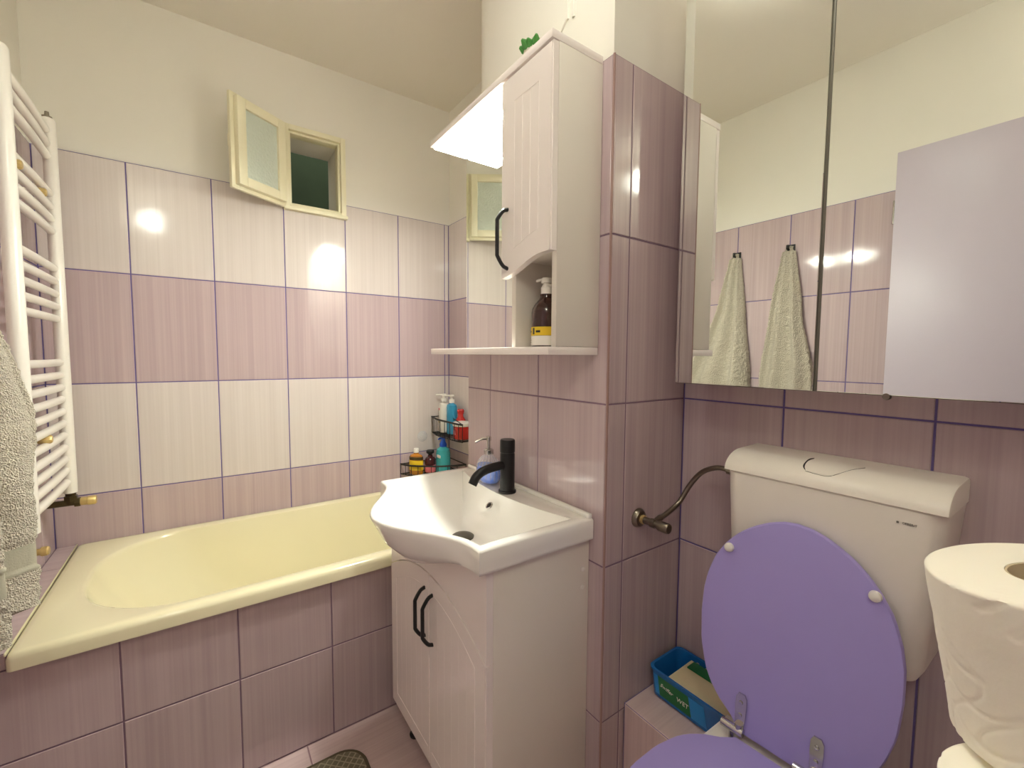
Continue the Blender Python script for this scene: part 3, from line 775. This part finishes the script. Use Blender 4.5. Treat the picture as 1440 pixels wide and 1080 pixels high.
# bowl opening: same topology, front inset a little, rear edge a shallow arc
def opening(t):
    P = []
    for i, p in enumerate(O):
        u = (p[0] - BXM) / ((BX1 - BX0) / 2)
        if isfront[i]:
            k = .021; x = BXM + (p[0] - BXM) * .915; y = -.325 + .012 - .121 * bell(BXM + (x - BXM) * 1.02) + .004
        elif i < 20:      # rear
            x = BXM + (p[0] - BXM) * .90; y = -.050 - .040 * (1 - (u) ** 2)
        else:             # sides
            x = BXM + (BX1 - BX0) / 2 * .905 * (1 if p[0] > BXM else -1); f = (p[1] + .002) / (-.323); y = -.050 + f * (-.309 + .050)
        P.append((x, y))
    return P
OP = opening(0)
cxy = (BXM, -.198)
def bowl(t):   # t 1 at the opening, 0 at the drain
    out = []
    for i, q in enumerate(OP):
        a = math.atan2(q[1] - cxy[1], q[0] - cxy[0])
        e = (cxy[0] + .030 * math.cos(a), cxy[1] + .030 * math.sin(a))
        out.append((lerp(e[0], q[0], t), lerp(e[1], q[1], t), .7215 + (ZR - .002 - .7215) * (t ** 1.9 * .62 + t ** 5 * .38)))
    return out
loops.append([(lerp(o[0], q[0], .75), lerp(o[1], q[1], .75), ZR - .0002) for o, q in zip(outline(.007), OP)])
for t in (1.0, .985, .95, .90, .82, .72, .6, .46, .32, .18, .08, 0): loops.append(bowl(t))
bm = bmesh.new(); loft(bm, loops, True, False, True)
basin = obj('basin', bm, 'ceramic', bs, angle=60)
obj('back_ridge', box((BX0 + .003, -.016, ZR - .004), (BX1 - .003, -.0015, ZR + .009), .004, 3), 'ceramic', bs)
bm = bmesh.new(); lathe(bm, (cxy[0], cxy[1], .7216), [(.030, 0), (.031, .004), (.027, .007), (.010, .0085), (0, .0085)], 28); obj('drain_plug', bm, 'plug', bs)
# overflow: chrome ring round a dark hole on the rear slope
oc = Vector((1.070, -.1155, .796)); nrm = Vector((0, -.62, .78)).normalized()
bm = bmesh.new(); a_ = nrm.orthogonal().normalized(); b_ = nrm.cross(a_)
tube(bm, [oc + (a_ * math.cos(2 * PI * k / 24) + b_ * math.sin(2 * PI * k / 24)) * .0095 for k in range(24)], .0024, 8, closed=True); ov = obj('overflow_ring', bm, 'chrome', bs)
bm = bmesh.new(); loft(bm, [[oc + nrm * .001 + (a_ * math.cos(2 * PI * k / 24) + b_ * math.sin(2 * PI * k / 24)) * .0085 for k in range(24)], [oc - nrm * .004 + (a_ * math.cos(2 * PI * k / 24) + b_ * math.sin(2 * PI * k / 24)) * .0085 for k in range(24)]], True, True, True)
obj('overflow_hole', bm, 'blackp', ov)

# faucet
fc = empty('basin_faucet', (1.082, -.062, ZR), 'matt black single-hole faucet standing on the washbasin', 'faucet')
fx, fy = 1.082, -.062
bm = bmesh.new(); lathe(bm, (fx, fy, ZR), [(0, 0), (.0255, 0), (.0255, .006), (.0215, .008), (.021, .012), (.021, .112), (.020, .114), (0, .114)], 32); obj('faucet_body', bm, 'black', fc)
bm = bmesh.new(); lathe(bm, (fx, fy, ZR + .116), [(0, -.002), (.0195, -.002), (.0195, .0), (.0215, .001), (.0215, .034), (.0195, .037), (0, .037)], 32); obj('control_knob', bm, 'black', fc)
bm = bmesh.new()
tube(bm, smoothpath([(fx, fy - .012, ZR + .080), (fx, fy - .045, ZR + .079), (fx, fy - .080, ZR + .073), (fx, fy - .103, ZR + .060), (fx, fy - .116, ZR + .040)], 6), .0125, 18); obj('spout', bm, 'black', fc)

# soap dispenser
sx, sy = .972, -.056
sd = empty('soap_dispenser', (sx, sy, ZR), 'clear ribbed soap dispenser with blue soap and chrome pump on the washbasin', 'soap dispenser')
prof = [(0, .0005), (.026, .0005), (.032, .006), (.037, .018), (.039, .034), (.037, .050), (.031, .066), (.022, .078), (.015, .085), (.0135, .093), (.0, .093)]
bm = bmesh.new()
rings = []
for (r, h) in prof: rings.append((r, h))
lathe(bm, (sx, sy, ZR), rings, 48, sx=1.42, sy=.80); bo = obj('bottle_body', bm, 'clear', sd)
bm = bmesh.new(); lathe(bm, (sx, sy, ZR), [(0, .004), (.025, .004), (.031, .009), (.0355, .020), (.0373, .034), (.0345, .054), (0, .054)], 48, sx=1.42, sy=.80); obj('liquid_soap', bm, 'soap', bo)
for k in range(18):
    a = 2 * PI * k / 18
    bm = bmesh.new(); tube(bm, [(sx + 1.42 * r * math.cos(a) * 1.004, sy + .80 * r * math.sin(a) * 1.004, ZR + h) for r, h in prof[3:8]], .0011, 6); obj('rib', bm, 'clear', bo)
bm = bmesh.new(); lathe(bm, (sx, sy, ZR + .090), [(0, 0), (.0155, 0), (.0155, .012), (.012, .015), (.006, .016), (.0055, .04), (.008, .041), (.008, .052), (.006, .054), (0, .054)], 24)
tube(bm, [(sx, sy, ZR + .138), (sx - .006, sy - .022, ZR + .137), (sx - .012, sy - .042, ZR + .128)], [.0045, .004, .003], 10); obj('pump', bm, 'chrome', sd)

# ------------------------------------------------------------------ corner racks and bottles
def wire_rack(name, rail, floor_z, rim_z, label):
    e = empty(name, (rail[0][0], rail[0][1], floor_z), label, 'rack', 'black wire bath racks')
    sm = smoothpath([(p[0], p[1], rim_z) for p in rail], 6)
    bm = bmesh.new(); tube(bm, sm, .0046, 8)
    back = [sm[0], Vector((.006, YB - .008, rim_z)) if abs(rail[0][0]) < .02 else Vector((rail[0][0], YB - .008, rim_z)), sm[-1]]
    tube(bm, back, .0028, 8); obj('rim_rail', bm, 'blackp', e)
    sm2 = [Vector((p.x, p.y, floor_z)) for p in sm]
    bm = bmesh.new(); tube(bm, sm2, .0022, 8); tube(bm, [Vector((p.x, p.y, floor_z)) for p in back], .0022, 8); obj('floor_rail', bm, 'blackp', e)
    for k in range(0, len(sm), 4):
        bm = bmesh.new(); tube(bm, [sm[k], sm2[k]], .0017, 6); obj('upright', bm, 'blackp', e)
    for k in range(1, len(sm2) - 1, 2):
        p = sm2[k]; bm = bmesh.new(); tube(bm, [p, Vector((p.x, YB - .008, floor_z))], .0015, 6); obj('floor_wire', bm, 'blackp', e)
    return e
wire_rack('corner_rack', [(.006, .030), (.055, .050), (.095, .085), (.125, .125), (.155, .165), (.185, .23), (.20, YB - .008)], .622, .672, 'lower black wire rack in the corner by the bathtub holding the amber bottle')
wire_rack('wire_rack', [(.012, .200), (.060, .190), (.11, .180), (.17, .180), (.24, .186), (.30, .190), (.34, .200)], .818, .900, 'upper black wire rack on the bathtub end wall holding the white pump bottle')
# suction cup
bm = bmesh.new(); lathe(bm, (.0008, .150, .800), [(0, .0), (.028, .0), (.026, .004), (.010, .010), (.006, .018), (0, .018)], 24, axis='X')
tag(obj('suction_cup', bm, 'clear'), 'clear suction cup on the pale tile above the lower corner rack', 'suction cup')

def bottle(name, c, prof, mat, label, cat='bottle', group=None, sx=1, sy=1, rot=0):
    e = empty(name, c, label, cat, group)
    bm = bmesh.new(); lathe(bm, c, prof, 28, sx, sy, rot=rot); return e, obj('bottle_body', bm, mat, e)
def pump(e, c, mat, s=1.0, d=(-.6, -.8)):
    bm = bmesh.new(); lathe(bm, c, [(0, 0), (.012 * s, 0), (.012 * s, .014 * s), (.005 * s, .016 * s), (.0045 * s, .026 * s), (.011 * s, .027 * s), (.011 * s, .034 * s), (0, .036 * s)], 18)
    tube(bm, [Vector(c) + Vector((0, 0, .031 * s)), Vector(c) + Vector((d[0] * .034 * s, d[1] * .034 * s, .030 * s))], [.0045 * s, .003 * s], 8)
    return obj('pump_head', bm, mat, e)
zb = .8205
e, b = bottle('shampoo_bottle', (.045, .252, zb), [(0, 0), (.030, 0), (.033, .004), (.033, .135), (.030, .148), (.014, .155), (.012, .160), (0, .160)], 'whitep', 'tall white pump bottle on the upper wire rack', sx=1, sy=.75); pump(e, (.045, .252, zb + .158), 'whitep', 1.2)
obj('label_print', box((.036, .2255, zb + .115), (.048, .2272, zb + .126)), 'pink', b, smooth=False)
obj('label_print', box((.030, .2255, zb + .050), (.055, .2272, zb + .060)), 'card', b, smooth=False)
e, b = bottle('shampoo_bottle', (.115, .262, zb), [(0, 0), (.030, 0), (.033, .004), (.033, .135), (.030, .148), (.014, .155), (.012, .160), (0, .160)], 'cyan', 'tall blue pump bottle on the upper wire rack', sx=1, sy=.75); pump(e, (.115, .262, zb + .158), 'whitep', 1.2)
e, b = bottle('red_bottle', (.190, .272, zb), [(0, 0), (.024, 0), (.027, .004), (.027, .060), (.024, .080), (.014, .095), (.013, .108), (0, .108)], 'red', 'small red bottle behind the jar on the upper wire rack')
bm = bmesh.new(); lathe(bm, (.190, .272, zb + .108), [(0, 0), (.015, 0), (.018, .018), (.013, .026), (0, .026)], 18); obj('cap', bm, 'red', e)
e, b = bottle('cosmetic_jar', (.258, .245, zb), [(0, 0), (.040, 0), (.044, .006), (.044, .058), (.040, .062), (0, .062)], 'red', 'round red jar with a white lid on the upper wire rack', 'jar')
bm = bmesh.new(); lathe(bm, (.258, .245, zb + .062), [(0, 0), (.046, 0), (.0475, .003), (.0475, .014), (.045, .017), (0, .018)], 28); obj('lid', bm, 'whitep', e)
obj('label_print', box((.252, .1995, zb + .022), (.270, .2012, zb + .044)), 'pink', b, smooth=False)
zl = .6245
e, b = bottle('oil_bottle', (.062, .090, zl), [(0, 0), (.030, 0), (.034, .004), (.034, .085), (.030, .096), (.013, .104), (.012, .112), (0, .112)], 'amberoil', 'flat amber oil bottle with white cap on the lower corner rack', sx=1.05, sy=.55, rot=.7)
bm = bmesh.new(); lathe(bm, (.062, .090, zl + .110), [(0, 0), (.013, 0), (.013, .018), (.011, .021), (0, .021)], 18); obj('cap', bm, 'whitep', e)
bm = bmesh.new(); lathe(bm, (.062, .090, zl + .022), [(.0352, 0), (.0354, .001), (.0354, .048), (.0352, .049)], 28, 1.05, .55, rot=.7); obj('label', bm, 'yellow', b)
bm = bmesh.new(); lathe(bm, (.062, .090, zl + .074), [(.0352, 0), (.0354, .001), (.0354, .014), (.0352, .015)], 28, 1.05, .55, rot=.7); obj('neck_label', bm, 'brassdark', b)
e, b = bottle('lotion_bottle', (.085, .155, zl), [(0, 0), (.024, 0), (.027, .004), (.027, .070), (.022, .080), (.012, .086), (.012, .094), (0, .094)], 'darkred', 'dark red bottle with black cap and pink label on the lower rack')
bm = bmesh.new(); lathe(bm, (.085, .155, zl + .092), [(0, 0), (.010, 0), (.010, .006), (.019, .012), (.020, .022), (.017, .026), (0, .026)], 18); obj('cap', bm, 'blackp', e)
bm = bmesh.new(); lathe(bm, (.085, .155, zl + .010), [(.0273, 0), (.0276, .001), (.0276, .034), (.0273, .035)], 28); obj('label', bm, 'pink', b)
e, b = bottle('gel_bottle', (.110, .215, zl), [(0, 0), (.032, 0), (.036, .005), (.036, .100), (.032, .120), (.018, .132), (.015, .136), (0, .136)], 'teal', 'teal shower gel bottle with blue spray cap on the lower rack')
bm = bmesh.new(); lathe(bm, (.110, .215, zl + .134), [(0, 0), (.018, 0), (.019, .012), (.012, .026), (.009, .034), (.011, .038), (.011, .048), (0, .050)], 18)
tube(bm, [(.110, .215, zl + .178), (.122, .195, zl + .180), (.132, .178, zl + .178)], [.006, .005, .004], 8); obj('spray_cap', bm, 'bluecap', e)
obj('label_print', box((.118, .176, zl + .085), (.150, .1815, zl + .098), .001), 'whitep', b, smooth=False)

# ------------------------------------------------------------------ mirror cabinet over the toilet
MX0, MX1, MZ0, MZ1, MY = 1.459, 2.052, 1.157, 2.12, .172
mc = empty('bathroom_cabinet', (1.755, .24, MZ0), 'wide two-door mirror cabinet on the wall above the toilet', 'cabinet')
obj('cabinet_box', box((MX0 + .003, MY + .006, MZ0 + .003), (MX1 - .003, YT - .001, MZ1), .001), 'white', mc)
for (a, b) in ((MX0, 1.7545), (1.7585, MX1)):
    d = obj('mirror_door', box((a, MY + .0005, MZ0), (b, MY + .0055, MZ1 + .002), .0006, 1), 'darkseam', mc)
    obj('mirror_glass', box((a + .0012, MY - .0025, MZ0 + .0012), (b - .0012, MY + .0003, MZ1), .0009, 1), 'mirror', d, smooth=False)
obj('seam_strip', box((1.7548, MY + .0015, MZ0), (1.7582, MY + .0058, MZ1)), 'darkseam', mc, smooth=False)
bm = bmesh.new(); lathe(bm, (1.862, MY - .001, MZ0 - .001), [(0, -.003), (.005, -.003), (.006, 0), (.006, .006), (0, .006)], 16, axis='Y'); obj('door_bumper', bm, 'oldchrome', mc)

# ------------------------------------------------------------------ toilet ledge, toilet, cistern
lg = wall_mesh([((CX1 + .001, .083 + GB, 0), (2.20, YT - .001, .340 - GB), 0)])
lgo = tag(obj('wall_toilet_ledge', lg, 'grout', smooth=False), 'low pinkish tiled ledge behind the toilet', 'ledge', kind='structure')
tiles(lgo, '+Z', .340, [CX1 + .001, 1.65, 1.90, 2.20], [.083, YT - .001], lambda i, j: 'tile_floor')
tiles(lgo, '-Y', .083, [CX1 + .001, 1.65, 1.90, 2.20], [0, .339], lambda i, j: 'tile_floor')

ta = math.radians(4.0)
TC = Vector((1.752, .100, 0))
def tl(x, y, z):   # toilet-local (x right, y forward into the room) to world
    return Vector((TC.x + x * math.cos(ta) + y * math.sin(ta), TC.y + x * math.sin(ta) - y * math.cos(ta), z))
WID = [(-.005, .072), (.0, .075), (.02, .092), (.04, .118), (.065, .138), (.09, .150), (.14, .163), (.20, .1675), (.25, .1665), (.29, .160), (.33, .147), (.365, .126), (.39, .104), (.41, .080), (.427, .050), (.436, .025), (.439, 0.0)]
def halfw(h):
    for (h0, w0), (h1, w1) in zip(WID, WID[1:]):
        if h <= h1: return w0 + (w1 - w0) * (h - h0) / (h1 - h0)
    return 0
def egg(scale=1.0, shift=0.0, n=40):
    R = []
    hs = [WID[0][0] + (WID[-1][0] - WID[0][0]) * (1 - math.cos(PI * k / n)) / 2 for k in range(n + 1)]
    for h in hs: R.append((halfw(h), h))
    for h in reversed(hs[:-1]): R.append((-halfw(h), h))
    c = .21
    return [(x * scale, c + (h - c) * scale + shift) for x, h in R]
to = empty('toilet', tuple(tl(0, .2, 0)), 'white toilet with lilac seat and raised lilac lid', 'toilet')
SZ = .462
def eggloop(scale, z, shift=0.0): return [tl(x, h, z) for x, h in egg(scale, shift)]
# pedestal and bowl
bm = bmesh.new()
loft(bm, [eggloop(.55, 0.0, .01), eggloop(.55, .02, .01), eggloop(.50, .10, .0), eggloop(.52, .20, .0), eggloop(.72, .32, .0), eggloop(.90, .405, 0), eggloop(.955, .43, 0), eggloop(.965, .438, 0), eggloop(.955, .444, 0),
          eggloop(.72, .444, 0), eggloop(.68, .43, 0), eggloop(.60, .36, 0), eggloop(.42, .28, 0), eggloop(.20, .235, 0), eggloop(.08, .23, 0)], True, True, True)
P = [(-.115, -.050), (.115, -.050), (.125, .05), (-.125, .05)]
loft(bm, [[tl(x * .7, y, .345) for x, y in P], [tl(x, y, .42) for x, y in P], [tl(x, y, .444) for x, y in P]], True, True, True)
obj('toilet_bowl', bm, 'ceramic', to, angle=50)
# seat
bm = bmesh.new()
loft(bm, [eggloop(.60, .4455, .02), eggloop(.985, .4455, .016), eggloop(1.0, .450, .016), eggloop(1.0, .457, .016), eggloop(.985, SZ, .016), eggloop(.66, SZ, .02), eggloop(.615, .4595, .02), eggloop(.60, .455, .02), eggloop(.60, .4455, .02)], True)
obj('toilet_seat', bm, 'lilac', to, angle=40)
# lid: raised, leaning slightly back
LS = .10
lup = Vector((0, 0, 1)) - (tl(0, 1, 0) - tl(0, 0, 0)) * LS; lup.normalize(); lh = (tl(1, 0, 0) - tl(0, 0, 0)); lnf = (tl(0, 1, 0) - tl(0, 0, 0)); lnf = (lnf - lup * lnf.dot(lup)).normalized()
LP0 = Vector((TC.x, TC.y, .468))
def lidloop(s, t): return [LP0 + lh * x + lup * h - lnf * t for x, h in egg(s)]
bm = bmesh.new(); loft(bm, [lidloop(.97, .015), lidloop(.99, .014), lidloop(1.0, .010), lidloop(1.0, .004), lidloop(.988, 0), lidloop(.97, -.0003)], True, True, True)
ld = obj('toilet_lid', bm, 'lilac', to, angle=40)
for x in (-.118, .122):
    bm = bmesh.new(); q = LP0 + lh * x + lup * .356
    lathe(bm, (0, 0, 0), [(0, -.001), (.0085, -.001), (.0095, .002), (.0085, .008), (.006, .010), (0, .0105)], 18)
    bmesh.ops.transform(bm, matrix=Matrix.Translation(q) @ lnf.to_track_quat('Z', 'Y').to_matrix().to_4x4(), verts=bm.verts[:])
    obj('rubber_bumper', bm, 'whitep', ld)
for x in (-.0695, .0605):
    q0 = LP0 + lh * x + lnf * .002
    pr_ = [(-.008, -.004), (-.0095, .010), (-.0105, .035), (-.010, .052), (-.006, .060), (.006, .060), (.010, .052), (.0105, .035), (.0095, .010), (.008, -.004)]
    hp = bmesh.new()
    loft(hp, [[q0 + lh * a + lup * (b + .016) - lnf * .001 for a, b in pr_], [q0 + lh * a + lup * (b + .016) + lnf * .003 for a, b in pr_]], True, True, True)
    hv = obj('hinge_plate', hp, 'chrome', ld)
    for hh in (.030, .055):
        s_ = bmesh.new(); lathe(s_, (0, 0, 0), [(0, 0), (.004, 0), (.0035, .002), (0, .0025)], 10)
        bmesh.ops.transform(s_, matrix=Matrix.Translation(q0 + lup * (hh + .004) + lnf * .003) @ lnf.to_track_quat('Z', 'Y').to_matrix().to_4x4(), verts=s_.verts[:])
        obj('screw', s_, 'chrome', hv)
    hb = bmesh.new()
    tube(hb, [q0 + lnf * .006 + lh * -.032 + Vector((0, 0, .004)), q0 + lnf * .006 + lh * .010 + Vector((0, 0, .004))], .0085, 14)
    tube(hb, [q0 + lnf * .006 + Vector((0, 0, .004)), q0 + lnf * .006 + lup * .018], .007, 12)
    tube(hb, [q0 + lnf * .006 + lh * -.012 + Vector((0, 0, .004)), q0 + lnf * .006 + lh * -.012 + Vector((0, 0, -.024))], .006, 10)
    obj('hinge', hb, 'chrome', to)

# cistern
ci = empty('toilet_cistern', (1.775, .23, .68), 'white plastic cistern mounted on the wall behind the raised lid', 'cistern')
CF = .166
def cisloop(xl, xr, yf, z, r=.03):
    return [(x, y, z) for x, y, _ in rrect(xl, xr, yf, YT - .001, (r, r, .004, .004), 8, 0)]
bm = bmesh.new()
loft(bm, [cisloop(1.650, 1.895, .205, .668, .02), cisloop(1.622, 1.917, .180, .676), cisloop(1.608, 1.927, .170, .70), cisloop(1.593, 1.947, CF, .972), cisloop(1.596, 1.944, CF + .002, .974)], True, True, True)
cbo = obj('cistern_tank', bm, 'cistern', ci, angle=40)
bm = bmesh.new()
prof = []    # lid cross-section (y, z): flat rear, rounded front
for k in range(11):
    a = k / 10 * PI / 2
    prof.append((CF - .003 + .062 * (1 - math.cos(a)), .976 + .040 * math.sin(a)))
prof += [(YT - .001, 1.018), (YT - .001, .976)]
lps = []
for x, s in ((1.592, .86), (1.5935, .95), (1.598, 1.0), (1.942, 1.0), (1.9475, .95), (1.949, .86)):
    lps.append([(x, y + (1 - s) * .04 * (1 if y < YT - .01 else 0), .976 + (z - .976) * s) for y, z in prof])
loft(bm, lps, True, True, True)
cl = obj('cistern_lid', bm, 'cistern', ci, angle=30)
# flush button: sunk outline on the curved lid front
def lidpt(x, s):   # s 0 front edge .. 1 rear of curve .. further back flat
    if s <= 1: a = s * PI / 2; return Vector((x, CF - .003 + .062 * (1 - math.cos(a)), .976 + .040 * math.sin(a)))
    return Vector((x, CF + .059 + (s - 1) * .06, 1.016 + .001))
bm = bmesh.new()
pth = [lidpt(1.737, 1.25), lidpt(1.735, .95), lidpt(1.738, .62), lidpt(1.746, .45), lidpt(1.764, .42), lidpt(1.783, .42), lidpt(1.796, .55), lidpt(1.810, .80), lidpt(1.823, 1.10)]
tube(bm, smoothpath(pth[:4], 6), [.0006 + .0012 * math.sin(PI * min(1, k / 17)) for k in range(19)], 6); bu = obj('flush_button_gap', bm, 'ink', cl)
bm = bmesh.new(); tube(bm, smoothpath(pth[3:], 5), .0006, 6); obj('flush_button_gap', bm, 'darkseam', cl)
bm = bmesh.new()
rows = []
for s in (.45, .6, .75, .9, 1.0, 1.15):
    xa = 1.741; xb = 1.790 + (s - .45) * .042
    nrm_ = Vector((0, -math.cos(min(s, 1) * PI / 2), math.sin(min(s, 1) * PI / 2))) * .0006
    rows.append([lidpt(lerp(xa, xb, k / 6), s) + nrm_ for k in range(7)])
loft(bm, rows, False); obj('flush_button', bm, 'cistern', cl)
text_mesh('brand_mark', 'GEBERIT', .0050, 'darkseam', cbo, (1.903, CF - .0006, .950), (PI / 2, 0, 0))
obj('brand_square', box((1.8865, CF - .0011, .9485), (1.8895, CF - .0001, .9515)), 'darkseam', cbo, smooth=False)

# supply valve and hose
vv = empty('angle_valve', (CX1, .12, .814), 'old chrome angle valve on the tiled chase beside the toilet', 'valve')
vc = Vector((CX1, .12, .814))
bm = bmesh.new(); lathe(bm, vc, [(.024, 0), (.024, .004), (.019, .012), (.012, .014), (0, .014)], 28, axis='X'); obj('wall_flange', bm, 'oldchrome', vv)
bm = bmesh.new(); lathe(bm, vc, [(.0115, .012), (.0115, .02), (.010, .021)], 18, axis='X'); obj('brass_thread', bm, 'brass', vv)
bm = bmesh.new(); lathe(bm, vc, [(0, .018), (.009, .018), (.009, .040), (.0115, .041), (.0115, .052), (.0095, .053), (.0095, .062), (.0125, .064), (.0125, .088), (.011, .091), (0, .091)], 18, axis='X'); obj('valve_body', bm, 'oldchrome', vv)
bm = bmesh.new(); tube(bm, [(CX1 + .047, .12, .814), (CX1 + .047, .147, .822)], .0085, 12); vn = obj('outlet_nut', bm, 'oldchrome', vv)
hs = bmesh.new()
tube(hs, smoothpath([(CX1 + .047, .142, .822), (CX1 + .048, .170, .828), (CX1 + .055, .212, .852), (CX1 + .070, .232, .895), (CX1 + .100, .234, .935), (CX1 + .140, .230, .956), (CX1 + .178, .228, .957), (1.593, .228, .955)], 8), .0062, 12)
ho = empty('supply_hose', (CX1 + .05, .15, .82), 'thin braided hose curving from the valve to the cistern', 'hose')
obj('braided_hose', hs, 'oldchrome', ho)
bm = bmesh.new(); lathe(bm, (1.566, .228, .955), [(.0075, 0), (.0075, .008), (.010, .009), (.010, .026)], 6, axis='X'); obj('hose_nut', bm, 'oldchrome', ho)

# ------------------------------------------------------------------ tub of floor wipes on the ledge
wx0, wx1, wy0, wy1, wz = 1.415, 1.675, .163, .292, .3412
wp = empty('wipes_tub', ((wx0 + wx1) / 2, (wy0 + wy1) / 2, wz), 'open blue plastic tub of wet floor cloths with green label on the ledge', 'wipes tub')
bm = bmesh.new()
def wl_(d, z, r=.018): return rrect(wx0 + d, wx1 - d, wy0 + d, wy1 - d, (r,) * 4, 6, z)
loft(bm, [wl_(.008, wz), wl_(.004, wz + .004), wl_(.0, wz + .070), wl_(-.003, wz + .071), wl_(-.003, wz + .075), wl_(.003, wz + .075), wl_(.005, wz + .068), wl_(.010, wz + .008)], True, True, True)
wt = obj('tub_body', bm, 'boxblue', wp)
bm = bmesh.new()
loft(bm, [[(wx0 + .060, wy0 + .008, wz + .012), (wx1 - .012, wy0 + .008, wz + .012), (wx1 - .012, wy1 - .010, wz + .012), (wx0 + .055, wy1 - .010, wz + .012)],
          [(wx0 + .040, wy0 + .010, wz + .062), (wx1 - .012, wy0 + .010, wz + .062), (wx1 - .012, wy1 - .012, wz + .070), (wx0 + .045, wy1 - .012, wz + .070)]], True, True, True)
bmesh.ops.bevel(bm, geom=bm.edges[:], offset=.005, segments=3, affect='EDGES'); obj('folded_cloths', bm, 'cloth', wp)
bm = box((wx0 + .058, wy1 - .050, wz + .0675), (wx1 - .014, wy1 - .018, wz + .0715), .001); obj('green_cloth_edge', bm, 'boxgreen', wp)
lt = .002
def fpt(x, z): # front face slopes out with height
    k = (z - wz - .004) / .066; return Vector((x, wy0 + .004 * (1 - k) - .0009, z))
bm = bmesh.new(); loft(bm, [[fpt(wx0 + .032, wz + .012), fpt(wx0 + .120, wz + .012)], [fpt(wx0 + .026, wz + .062), fpt(wx0 + .112, wz + .062)]], False); lg_ = obj('label_green', bm, 'boxgreen', wt, smooth=False)
bm = bmesh.new(); loft(bm, [[fpt(wx0 + .020, wz + .012), fpt(wx0 + .032, wz + .012)], [fpt(wx0 + .014, wz + .062), fpt(wx0 + .026, wz + .062)]], False); obj('label_blue', bm, 'boxlight', wt, smooth=False)
bm = bmesh.new(); loft(bm, [[fpt(wx0 + .120, wz + .012), fpt(wx0 + .160, wz + .012)], [fpt(wx0 + .112, wz + .062), fpt(wx0 + .152, wz + .062)]], False); obj('label_blue', bm, 'boxlight', wt, smooth=False)
rx = PI / 2 + math.atan(.004 / .066) * -1
text_mesh('label_text', 'Swiffer', .013, 'whitep', wt, fpt(wx0 + .052, wz + .040) + Vector((0, -.0006, 0)), (PI / 2, .12, 0), shear=.25)
text_mesh('label_text', 'WET', .015, 'whitep', wt, fpt(wx0 + .097, wz + .034) + Vector((0, -.0006, 0)), (PI / 2, .05, 0))
text_mesh('label_text', 'Swiffer', .022, 'card', wt, (wx0 + .085, wy1 - .008, wz + .058), (PI / 2, 0, 0), shear=.25)

# ------------------------------------------------------------------ toilet rolls on a narrow cabinet beside the toilet
sc = empty('storage_cabinet', (2.17, -.40, 0), 'narrow white storage cabinet beside the toilet carrying the paper rolls', 'cabinet')
obj('cabinet_body', box((2.045, -.52, .03), (2.335, -.20, .872), .002), 'laundry', sc)
obj('cabinet_top', box((2.040, -.525, .872), (2.340, -.195, .888), .002), 'laundry', sc)
obj('plinth', box((2.055, -.50, 0), (2.325, -.21, .03)), 'blackp', sc)
obj('cabinet_door', box((2.030, -.515, .04), (2.0445, -.205, .866), .002), 'white', sc)
def roll(loc, axis, label, seed):
    e = empty('toilet_roll', loc, label, 'toilet paper', None)
    q = Vector(axis).normalized().to_track_quat('Z', 'Y').to_matrix().to_4x4()
    R, Hh, ri = .055, .100, .0195
    seg = 256
    prof = [(ri, .0005), (R - .003, 0), (R - .0008, .0012)] + [(R, .002 + .096 * k / 80) for k in range(81)] + [(R - .0008, .0988), (R - .003, .100), (ri, .0995)]
    bm = bmesh.new(); rings = []
    for (r, h) in prof:
        ring = []
        for k in range(seg):
            a = 2 * PI * k / seg; rr = r
            if r == R:   # embossed swirls pressed into the outer sheet
                u, v = a * R * 75, h * 75
                pz = math.sin(u * 1.9 + 2 * math.sin(v * 1.3 + seed)) * math.sin(v * 2.1 + 1.7 * math.sin(u * .9 + seed))
                rr = r - .0008 * max(0, .20 - abs(pz)) / .20 * (1 if math.sin(u * .35 + v * .5 + seed) > -.7 else 0) + .0005 * noise.noise(Vector((u * .6, v * .6, seed)))
            ring.append(Vector((rr * math.cos(a), rr * math.sin(a), h)))
        rings.append(ring)
    loft(bm, rings, True); loft(bm, [rings[-1], rings[0]], True)
    bmesh.ops.remove_doubles(bm, verts=bm.verts[:], dist=1e-6)
    bmesh.ops.transform(bm, matrix=Matrix.Translation(loc) @ q, verts=bm.verts[:]); obj('paper', bm, 'paper', e, angle=45)
    bm = bmesh.new(); lathe(bm, (0, 0, 0), [(ri - .0002, .001), (ri - .0002, .099), (ri - .0012, .099), (ri - .0012, .001), (ri - .0002, .001)], 40)
    bmesh.ops.transform(bm, matrix=Matrix.Translation(loc) @ q, verts=bm.verts[:]); obj('cardboard_core', bm, 'card', e)
axis = Vector((math.sin(-.175), math.sin(-.043), 1)).normalized()
top = Vector((2.076, -.373, 1.099))
roll((2.097, -.418, .8885), (0, 0, 1), 'upright white toilet roll underneath the tilted one', 2.0)
roll(tuple(top - axis * .100), axis, 'tilted white toilet roll lying on top of another roll', .4)

# ------------------------------------------------------------------ bath mat
mt = empty('bath_mat', (1.02, -.70, 0), 'grey-green quilted bath mat with rounded corners on the floor', 'bath mat')
m0 = rrect(.772, 1.27, -1.02, -.404, (.07,) * 4, 10, 0)
def inset(L, d, z):
    return rrect(.772 + d, 1.27 - d, -1.02 + d, -.404 - d, (.07 - d,) * 4, 10, z)
bm = bmesh.new(); loft(bm, [inset(0, .004, .001), inset(0, .004, .010), inset(0, .007, .0125)], True, True, True); obj('quilted_field', bm, 'mat', mt)
bm = bmesh.new(); tube(bm, [Vector((p[0], p[1], .0075)) for i, p in enumerate(inset(0, .003, 0))], .0062, 10, closed=True); obj('binding', bm, 'matedge', mt)
